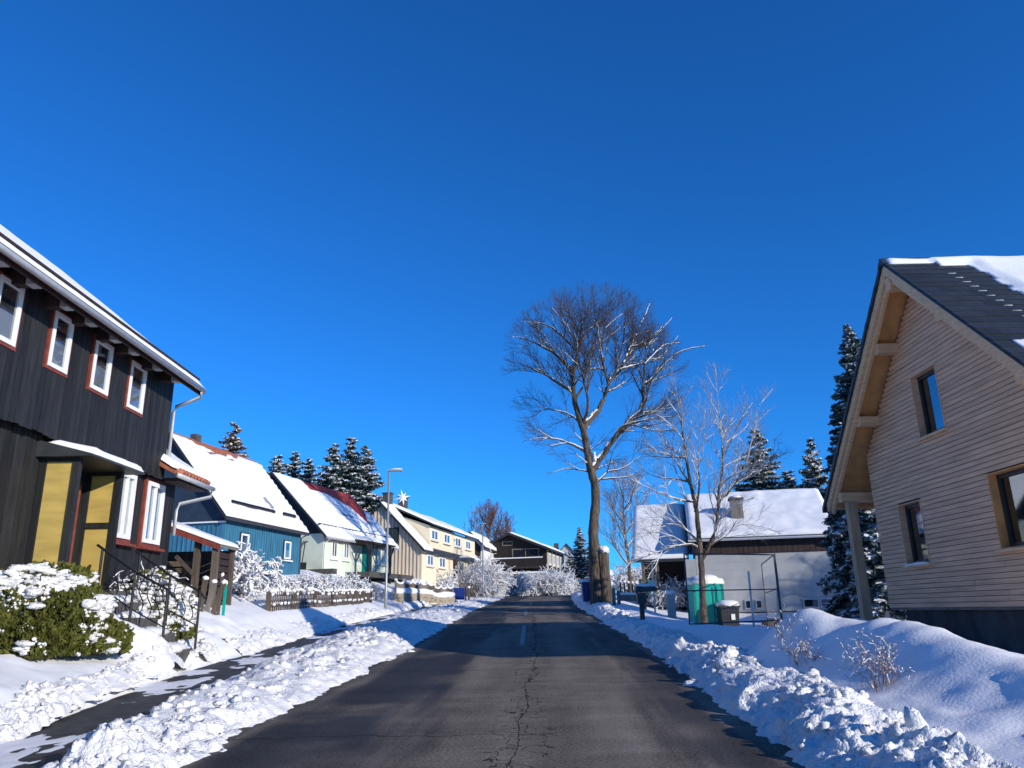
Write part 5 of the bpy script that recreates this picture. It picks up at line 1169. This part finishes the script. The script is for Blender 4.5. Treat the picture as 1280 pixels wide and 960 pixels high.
# ------------------------------------------------------------------ fences, lamps and small things on the left
def picket_fence(label, P, Q, n, h, seed, matn='old_wood', snow=.07):
    P, Q = Vector(P), Vector(Q); g = random.Random(seed); f = wempty('picket_fence', tuple(P), label, 'fence'); d = (Q-P); d.z = 0; d.normalize(); nrm = Vector((d.y, -d.x, 0))
    zf = lambda t: gz((P.lerp(Q, t)).x, (P.lerp(Q, t)).y)
    for k in range(7):
        t = k/6; p = P.lerp(Q, t); MB().box((p.x-.05, p.y-.05, zf(t)-.3), (p.x+.05, p.y+.05, zf(t)+h*.92)).build('post', matn, f)
    for lv in (.28, .78):
        for k in range(6):
            a, b = P.lerp(Q, k/6), P.lerp(Q, (k+1)/6); a.z = zf(k/6)+h*lv; b.z = zf((k+1)/6)+h*lv
            MB().bar(a+nrm*.0, b+nrm*.0, .04, .08).build('rail', matn, f)
    m = MB()
    for i in range(n):
        t = (i+.5)/n; p = P.lerp(Q, t); z = zf(t); hh = h*g.uniform(.93, 1.04); w = .03; c = p+nrm*.045
        B_ = (d, nrm, Vector((0, 0, 1)))
        MB().prism([tuple(c+d*-w+Vector((0, 0, z-.05))), tuple(c+d*w+Vector((0, 0, z-.05))), tuple(c+d*w+Vector((0, 0, z+hh-.06))), tuple(c+Vector((0, 0, z+hh))), tuple(c+d*-w+Vector((0, 0, z+hh-.06)))], nrm*.022).build('picket', matn, f)
        if g.random() < .8: m.blob((c.x, c.y, z+hh+.01), (.055, .055, snow*g.uniform(.5, 1.3)), i, 6, 4, .2)
        if g.random() < .6: m.blob((c.x+nrm.x*.04, c.y+nrm.y*.04, z+h*(.30+.5*(g.random() < .5))), (.05, .05, .05), i+500, 6, 4, .2)
    for lv in (.34, .84):
        pts = [P.lerp(Q, k/30)-nrm*.02 for k in range(31)]
        m.tube([(p.x, p.y, zf(k/30)+h*lv) for k, p in enumerate(pts)], [.065*g.uniform(.5, 1.4) for _ in pts], 6)
    tag(m.build('snow_cover', 'snow_rough', f, True), kind='stuff'); return f
picket_fence('weathered picket fence capped with snow below the blue and green houses', (-6.95, 22.3, 0), (-6.75, 37.0, 0), 84, .54, 301)
# taller fence with snow garlands and a low stone wall below the cream house
wallp, wallq = Vector((-6.3, 41.5, 0)), Vector((-4.1, 51.5, 0))
sw_ = wempty('stone_wall', tuple(wallp), 'low tan stone retaining wall under the white railing', 'wall')
for k in range(14):
    for c in range(3):
        a = wallp.lerp(wallq, (k+.5*(c % 2)*.9)/14); b = wallp.lerp(wallq, min(1, (k+.95+.5*(c % 2)*.9)/14)); z = gz(a.x, a.y)-.1+c*.2
        MB().bar((a.x, a.y, z), (b.x, b.y, z), .3+rng.uniform(-.03, .03), .19).build('stone', 'stone', sw_)
MB().tube([(p.x, p.y, gz(p.x, p.y)+.52) for p in [wallp.lerp(wallq, i/20) for i in range(21)]], [.19*rng.uniform(.8, 1.2) for _ in range(21)], 8).build('snow_cover', 'snow', sw_, True)
gf_ = wempty('garden_railing', (wallp.x, wallp.y, gz(wallp.x, wallp.y)), 'garden railing with white posts and snowy sagging garlands', 'fence'); m = MB()
for k in range(9):
    p = wallp.lerp(wallq, k/8); z = gz(p.x, p.y)+.55
    MB().box((p.x-.05, p.y-.05, z-.5), (p.x+.05, p.y+.05, z+.52)).build('post', 'grey_wood', gf_); m.blob((p.x, p.y, z+.55), (.09, .09, .07), k, 7, 5, .2)
    if k < 8:
        q = wallp.lerp(wallq, (k+1)/8); zq = gz(q.x, q.y)+.55; mid = (p+q)/2
        MB().box((0, -.015, 0), ((q-p).length-.12, .015, .28), ((q-p).normalized(), Vector((0, 1, 0)), Vector((0, 0, 1))), (p.x, p.y, z+.12)).build('panel', 'old_wood' if k % 3 else 'grey_wood', gf_)
        m.tube([(p.x+(q.x-p.x)*t, p.y+(q.y-p.y)*t, z+.5-.12*math.sin(math.pi*t)) for t in np.linspace(0, 1, 7)], .06, 6)
m.build('snow_cover', 'snow', gf_, True)
p = wallq+Vector((.25, 1.0, 0)); gt = wempty('garden_gate', (p.x, p.y, gz(p.x, p.y)), 'dark blue garden gate at the end of the stone wall', 'gate')
MB().box((p.x-.55, p.y-.03, gz(p.x, p.y)+.1), (p.x+.45, p.y+.03, gz(p.x, p.y)+.85)).build('leaf', 'blue_plastic', gt)
for dx in (-.62, .52): MB().box((p.x+dx-.05, p.y-.05, gz(p.x, p.y)-.2), (p.x+dx+.05, p.y+.05, gz(p.x, p.y)+.95)).build('post', 'window_dark', gt)

def street_lamp(label, u, vb, vt, Y, arm):
    p = atY(u, vb, Y); z = gz(p.x, Y)-.2; top = atY(u+4, vt, Y).z; l = wempty('street_lamp', (p.x, Y, z), label, 'lamp')
    MB().tube([(p.x, Y, z), (p.x, Y, z+1.2), (p.x, Y, z+1.25), (p.x, Y, top)], [.075, .07, .055, .045], 10).build('pole', 'lamp_grey', l, True)
    if arm:
        MB().box((p.x-.06, Y-.09, top-.05), (p.x+.62, Y+.09, top+.03)).build('lamp_head', 'lamp_grey', l)
        MB().box((p.x+.12, Y-.07, top-.066), (p.x+.58, Y+.07, top-.052)).build('lens', 'glass', l)
        MB().blob((p.x+.3, Y, top+.05), (.32, .1, .04), 2, 8, 4, .1).build('snow_cap', 'snow', l, True)
        MB().tube([(p.x, Y, top-2.05), (p.x+.14, Y-.02, top-2.02)], .05, 6).build('bracket', 'lamp_grey', l)
    else: MB().box((p.x-.1, Y-.05, top), (p.x+.25, Y+.05, top+.08)).build('lamp_head', 'lamp_grey', l)
    return l
street_lamp('grey street lamp with flat head standing at the fence by the green house', 482, 757, 588, 36, True)
street_lamp('pale slim lamp post in front of the frosted ball tree', 604, 742, 655, 60, False)
p = atY(575, 745, 56); sg_ = wempty('sign_post', (p.x, 56, gz(p.x, 56)), 'thin dark sign post with a small board near the lattice gate', 'sign')
MB().tube([(p.x, 56, gz(p.x, 56)-.2), (p.x, 56, atY(575, 697, 56).z)], .035, 6).build('pole', 'window_dark', sg_); MB().box((p.x-.02, 55.95, atY(575, 697, 56).z-.0), (p.x+.65, 55.98, atY(575, 697, 56).z+.12)).build('board', 'gutter_zinc', sg_)
p = atY(586, 748, 55); bo = wempty('bollard', (p.x, 55, gz(p.x, 55)), 'short black bollard beside the thin sign post', 'bollard')
MB().tube([(p.x, 55, gz(p.x, 55)-.2), (p.x, 55, gz(p.x, 55)+.85)], [.09, .07], 8).build('shaft', 'window_dark', bo); MB().blob((p.x, 55, gz(p.x, 55)+.88), (.11, .11, .08), 4, 8, 5, .1).build('snow_cap', 'snow', bo, True)
p = atY(594, 745, 60); lg = wempty('lattice_gate', (p.x, 60, gz(p.x, 60)), 'dark lattice gate under the frosted trees', 'gate')
for i in range(-3, 5):
    for s in (1, -1): MB().bar((p.x-.5+.25*i*.5, 60, gz(p.x, 60)+.1), (p.x-.5+.25*i*.5+s*.5, 60, gz(p.x, 60)+1.1), .05, .03, (0, 1, 0)).build('lath', 'old_wood', lg)
# leaning pickets, stakes and a green post near the shed
for i, (x, y, h, tilt, mt, lab) in enumerate(((-7.3, 18.4, .72, .10, 'old_wood', 'old grey board leaning by the wood shed, snow on its top'), (-7.2, 18.5, .65, .22, 'grey_wood', 'pale weathered board leaning among stakes by the shed'), (-7.1, 18.6, .7, .34, 'old_wood', 'brown board leaning steeply near the green post'), (-7.42, 18.2, .5, -.12, 'grey_wood', 'short snow covered stake nearest the black house wall'), (-6.98, 18.7, .9, .03, 'old_wood', 'upright dark stake tied beside the green post'), (-6.88, 18.75, .72, .02, 'teal_plastic', 'green painted post at the yard entrance'))):
    z = gz(x, y); o = wempty('leaning_board' if tilt > .05 else 'stake', (x, y, z), lab, 'post', 'boards and stakes by the shed')
    w = .12 if tilt > .05 else .06
    MB().bar((x, y, z-.15), (x+tilt*h, y, z+h), w, .035, (0, 1, 0)).build('timber', mt, o); MB().blob((x+tilt*h, y, z+h+.02), (w*.55+.01, .04, .05), i, 7, 5, .3).build('snow_cap', 'snow', o, True)

# ------------------------------------------------------------------ building site on the right
# portable toilet
p = atY(885, 775, 30); zt = 2.36-2.25; tb = wempty('portable_toilet', (p.x, 30, gz(p.x, 30)), 'teal portable toilet with rounded snow covered roof', 'toilet')
zt = min(gz(p.x, 30), 2.36-1.9); T0, T1 = zt, 2.36; xa, xb = p.x-.56, p.x+.56
MB().box((xa, 29.6, T0), (xb, 30.7, T1)).build('cabin', 'teal_plastic', tb)
MB().box((xa+.42, 29.56, T0+.1), (xb-.08, 29.598, T1-.08)).build('door', 'teal_plastic', tb)
for q in (.55, .78): MB().box((xa+.42+q*.5, 29.54, T0+.15), (xa+.47+q*.5, 29.558, T1-.12)).build('rib', 'teal_dark', tb)
MB().box((xa-.012, 29.58, T0), (xa+.09, 29.66, T1-.02)).build('corner_post', 'teal_dark', tb); MB().box((xb-.07, 29.57, T0), (xb+.012, 29.64, T1-.02)).build('corner_post', 'teal_dark', tb)
MB().box((xa+.3, 29.57, T1-.7), (xa+.52, 29.575, T1-.55)).build('sign_plate', 'white_paint', tb)
mm = MB(); mm.tube([(xa-.06, 30.15, T1-.02), (xb+.06, 30.15, T1-.02)], .58, 16); rf = mm.build('roof', 'white_paint', tb, True); rf.scale.z = 1
for vtx in rf.data.vertices: vtx.co.z = (T1-WOFF[tb.name][2])+max(0, (vtx.co.z-(T1-.02-WOFF[tb.name][2])))*.45+.002
MB().blob((p.x, 30.15, T1+.14), (.62, .6, .24), 8, 14, 8, .06).build('snow_cover', 'snow', tb, True)
p = atY(911, 775, 29.2); wb = wempty('waste_bin', (p.x, 29.2, gz(p.x, 29.2)), 'black waste bin with thick snow lid beside the portable toilet', 'bin')
zt = 1.50; MB().prism([(p.x-.27, 28.95, zt-1.0), (p.x+.27, 28.95, zt-1.0), (p.x+.33, 28.9, zt), (p.x-.33, 28.9, zt)], (0, .6, 0)).build('body', 'black_plastic', wb); MB().box((p.x-.37, 28.85, zt+.002), (p.x+.37, 29.55, zt+.06)).build('lid', 'black_plastic', wb)
MB().box((p.x+.02, 28.88, zt-.42), (p.x+.16, 28.897, zt-.22)).build('sticker', 'white_paint', wb); MB().blob((p.x, 29.2, zt+.12), (.43, .38, .16), 3, 12, 6, .08).build('snow_cover', 'snow', wb, True)
for dx in (-.2, .2): MB().tube([(p.x+dx-.03, 29.45, zt-1.02), (p.x+dx+.03, 29.45, zt-1.02)], .1, 8).build('wheel', 'tyre', wb)
# mobile site fence: tube frames with wire mesh on concrete feet
def site_panel(label, P, Q, h=2.0, z0=None):
    P, Q = Vector(P), Vector(Q); za, zb_ = (gz(P.x, P.y), gz(Q.x, Q.y)) if z0 is None else z0
    f = wempty('site_fence_panel', (P.x, P.y, za), label, 'fence', 'mobile site fence panels')
    a0, b0 = Vector((P.x, P.y, za+.02)), Vector((Q.x, Q.y, zb_+.02)); a1, b1 = a0+Vector((0, 0, h)), b0+Vector((0, 0, h)); r = .021
    MB().tube([a0, a1], r, 8).build('upright', 'sheet_metal', f); MB().tube([b0, b1], r, 8).build('upright', 'sheet_metal', f)
    MB().tube([a1, b1], r, 8).build('top_rail', 'sheet_metal', f); MB().tube([a0+Vector((0, 0, .12)), b0+Vector((0, 0, .12))], r, 8).build('bottom_rail', 'sheet_metal', f)
    MB().tube([a0.lerp(a1, .5), b0.lerp(b1, .5)], r*.8, 8).build('middle_rail', 'sheet_metal', f)
    d = b0-a0; n = int(d.length/.11); p0 = [tuple(a0+d*(i/n)+Vector((0, 0, .12))) for i in range(1, n)]; p1 = [tuple(a0+d*(i/n)+Vector((0, 0, h))) for i in range(1, n)]
    for k in range(1, 9): p0.append(tuple(a0+Vector((0, 0, h*k/9)))); p1.append(tuple(b0+Vector((0, 0, h*k/9))))
    V, Fc = segs_mesh(p0, p1, np.full(len(p0), .0016), np.full(len(p0), .0016), 3); tag(obj_from('wire_mesh', V, Fc, 'galvanised', f), kind='stuff')
    for c in (a0, b0): MB().box((c.x-.11, c.y-.33, c.z-.12), (c.x+.11, c.y+.33, c.z+.06)).build('foot', 'stone_dark', f)
    return f
site_panel('site fence panel of dark tubes facing the road in front of the toilet', (4.72, 22.0, 0), (7.75, 23.6, 0), 2.0, (.95, .98))
site_panel('site fence panel running back from the corner towards the grey house', (7.8, 23.65, 0), (8.85, 28.4, 0), 2.0, (1.0, .95))
p = atY(942, 778, 23.4); pl = MB().tube([(p.x, 23.4, gz(p.x, 23.4)-.2), (p.x, 23.4, atY(942, 714, 23.4).z)], .035, 8).build('steel_post', 'galvanised'); tag(pl, 'bright galvanised post standing behind the site fence', 'post')
p = atY(819, 765, 34); pl = MB().tube([(p.x, 34, gz(p.x, 34)-.3), (p.x, 34, atY(819, 704, 34).z)], .04, 8).build('steel_post', 'galvanised'); tag(pl, 'slim pale pole in front of the dark porch', 'post')
# post box on a dark post, snow on its slanted lid
p = atY(803, 770, 25); z1 = atY(803, 741, 25).z; pb = wempty('box_on_post', (p.x, 25, gz(p.x, 25)), 'dark box on a post with slanted snowy lid by the road bank', 'box')
MB().box((p.x-.07, 24.93, gz(p.x, 25)-.2), (p.x+.07, 25.07, z1)).build('post', 'window_dark', pb); MB().box((p.x-.14, 24.85, z1-.32), (p.x+.14, 25.15, z1)).build('box', 'sheet_metal', pb)
MB().prism([(p.x-.2, 24.8, z1+.002), (p.x+.48, 24.8, z1+.04), (p.x+.48, 24.8, z1+.16), (p.x-.16, 24.8, z1+.2)], (0, .4, 0)).build('lid', 'sheet_metal', pb); MB().blob((p.x+.14, 25, z1+.21), (.36, .24, .07), 5, 10, 6, .1).build('snow_cap', 'snow', pb, True)
# white stone pillar
p = atY(840, 768, 33); z1 = atY(840, 742, 33).z; wp = wempty('gate_pillar', (p.x, 33, gz(p.x, 33)), 'whitish square gate pillar topped with snow', 'pillar')
MB().box((p.x-.15, 32.85, gz(p.x, 33)-.3), (p.x+.15, 33.15, z1)).build('shaft', 'grey_plaster', wp); MB().blob((p.x, 33, z1+.03), (.2, .2, .12), 9, 10, 6, .1).build('snow_cap', 'snow', wp, True)
# rail fence with stakes near the tall tree
rf_ = wempty('rail_fence', (5.0, 35.2, gz(5.0, 35.2)), 'grey plank fence with two stakes by the tall bare tree', 'fence')
for (u, v0, v1) in ((768, 758, 735), (774, 757, 738), (806, 760, 745)):
    p = atY(u, v0, 35.2); MB().box((p.x-.07, 35.13, gz(p.x, 35.2)-.3), (p.x+.07, 35.27, atY(u, v1, 35.2).z)).build('stake', 'grey_wood', rf_)
a, b = atY(775, 747, 35.2), atY(806, 748, 35.2); MB().bar((a.x, 35.1, a.z), (b.x, 35.1, b.z), .05, .28).build('plank', 'grey_wood', rf_)
MB().tube([(a.x, 35.1, a.z+.16), ((a.x+b.x)/2, 35.1, (a.z+b.z)/2+.18), (b.x, 35.1, b.z+.16)], .06, 6).build('snow_cap', 'snow', rf_, True)
# blue container
p = atY(737.5, 747, 37.9); zc = atY(737, 752, 37.9).z+.2; z1 = atY(737, 727, 37.9).z; bb = wempty('grit_container', (p.x, 37.9, zc-.2), 'blue plastic container with snow on top beside the tall tree', 'container')
MB().prism([(p.x-.33, 37.62, zc-.2), (p.x+.33, 37.62, zc-.2), (p.x+.38, 37.57, z1-.12), (p.x-.38, 37.57, z1-.12)], (0, .56, 0)).build('body', 'blue_plastic', bb)
MB().prism([(p.x-.42, 37.52, z1-.118), (p.x+.42, 37.52, z1-.118), (p.x+.36, 37.52, z1-.02), (p.x-.36, 37.52, z1-.02)], (0, .66, 0)).build('lid', 'blue_plastic', bb); MB().blob((p.x-.1, 37.9, z1), (.42, .4, .13), 6, 10, 6, .12).build('snow_cap', 'snow', bb, True)
# low garden fence of white stakes beyond
for i in range(9):
    p = atY(776+i*5, 740, 50); o = wempty('fence_stake', (p.x, 50, gz(p.x, 50)), 'thin frosted stake in the row beyond the plank fence', 'stake', 'frosted stakes beyond the plank fence')
    MB().box((p.x-.05, 49.97, gz(p.x, 50)-.2), (p.x+.05, 50.03, gz(p.x, 50)+.95)).build('stake', 'grey_wood', o); MB().blob((p.x, 50, gz(p.x, 50)+1.0), (.09, .08, .1), i, 6, 4, .2).build('snow_cap', 'snow', o, True)
# white van parked behind the timber house
vz = 1.0; vn = empty('parked_van', (14.3, 30.0, vz-.15), 'white van with snow on its roof parked behind the timber house', 'van', R(25))
prof = [(-.95, .35), (.95, .35), (.95, 1.0), (.86, 1.75), (.78, 1.95), (-.78, 1.95), (-.86, 1.75), (-.95, 1.0)]
MB().prism([(x, 0, z) for x, z in prof], (0, 4.6, 0)).build('body', 'car_white', vn)
for s in (-1, 1):
    MB().prism([(s*.08, -.012, 1.15), (s*.78, -.012, 1.15), (s*.72, -.012, 1.72), (s*.08, -.012, 1.72)], (0, .01, 0)).build('rear_window', 'glass_dark', vn)
    MB().box((s*.90-.06, -.03, .75), (s*.90+.04, .01, 1.12)).build('rear_light', 'lamp_red', vn)
    MB().prism([(s*.93, .6, 1.2), (s*.93, 4.0, 1.2), (s*.89, 3.8, 1.7), (s*.89, .6, 1.7)], (s*.012, 0, 0)).build('side_window', 'glass_dark', vn)
    for yy in (.8, 3.7):
        w = MB().tube([(s*.96, yy, .33), (s*.74, yy, .33)], .33, 16).build('wheel', 'tyre', vn); MB().tube([(s*.97, yy, .33), (s*.94, yy, .33)], .19, 12).build('rim', 'galvanised', w)
MB().box((-.92, -.1, .38), (.92, .0, .62)).build('bumper', 'black_plastic', vn); MB().box((-.26, -.108, .65), (.26, -.004, .78)).build('number_plate', 'white_paint', vn)
snow_slab('snow_cover', vn, (-.8, 0, 1.955), (1, 0, 0), (0, 1, 0), (0, 0, 1), 1.6, 4.5, .14, None, 83, .1, .1, .3)
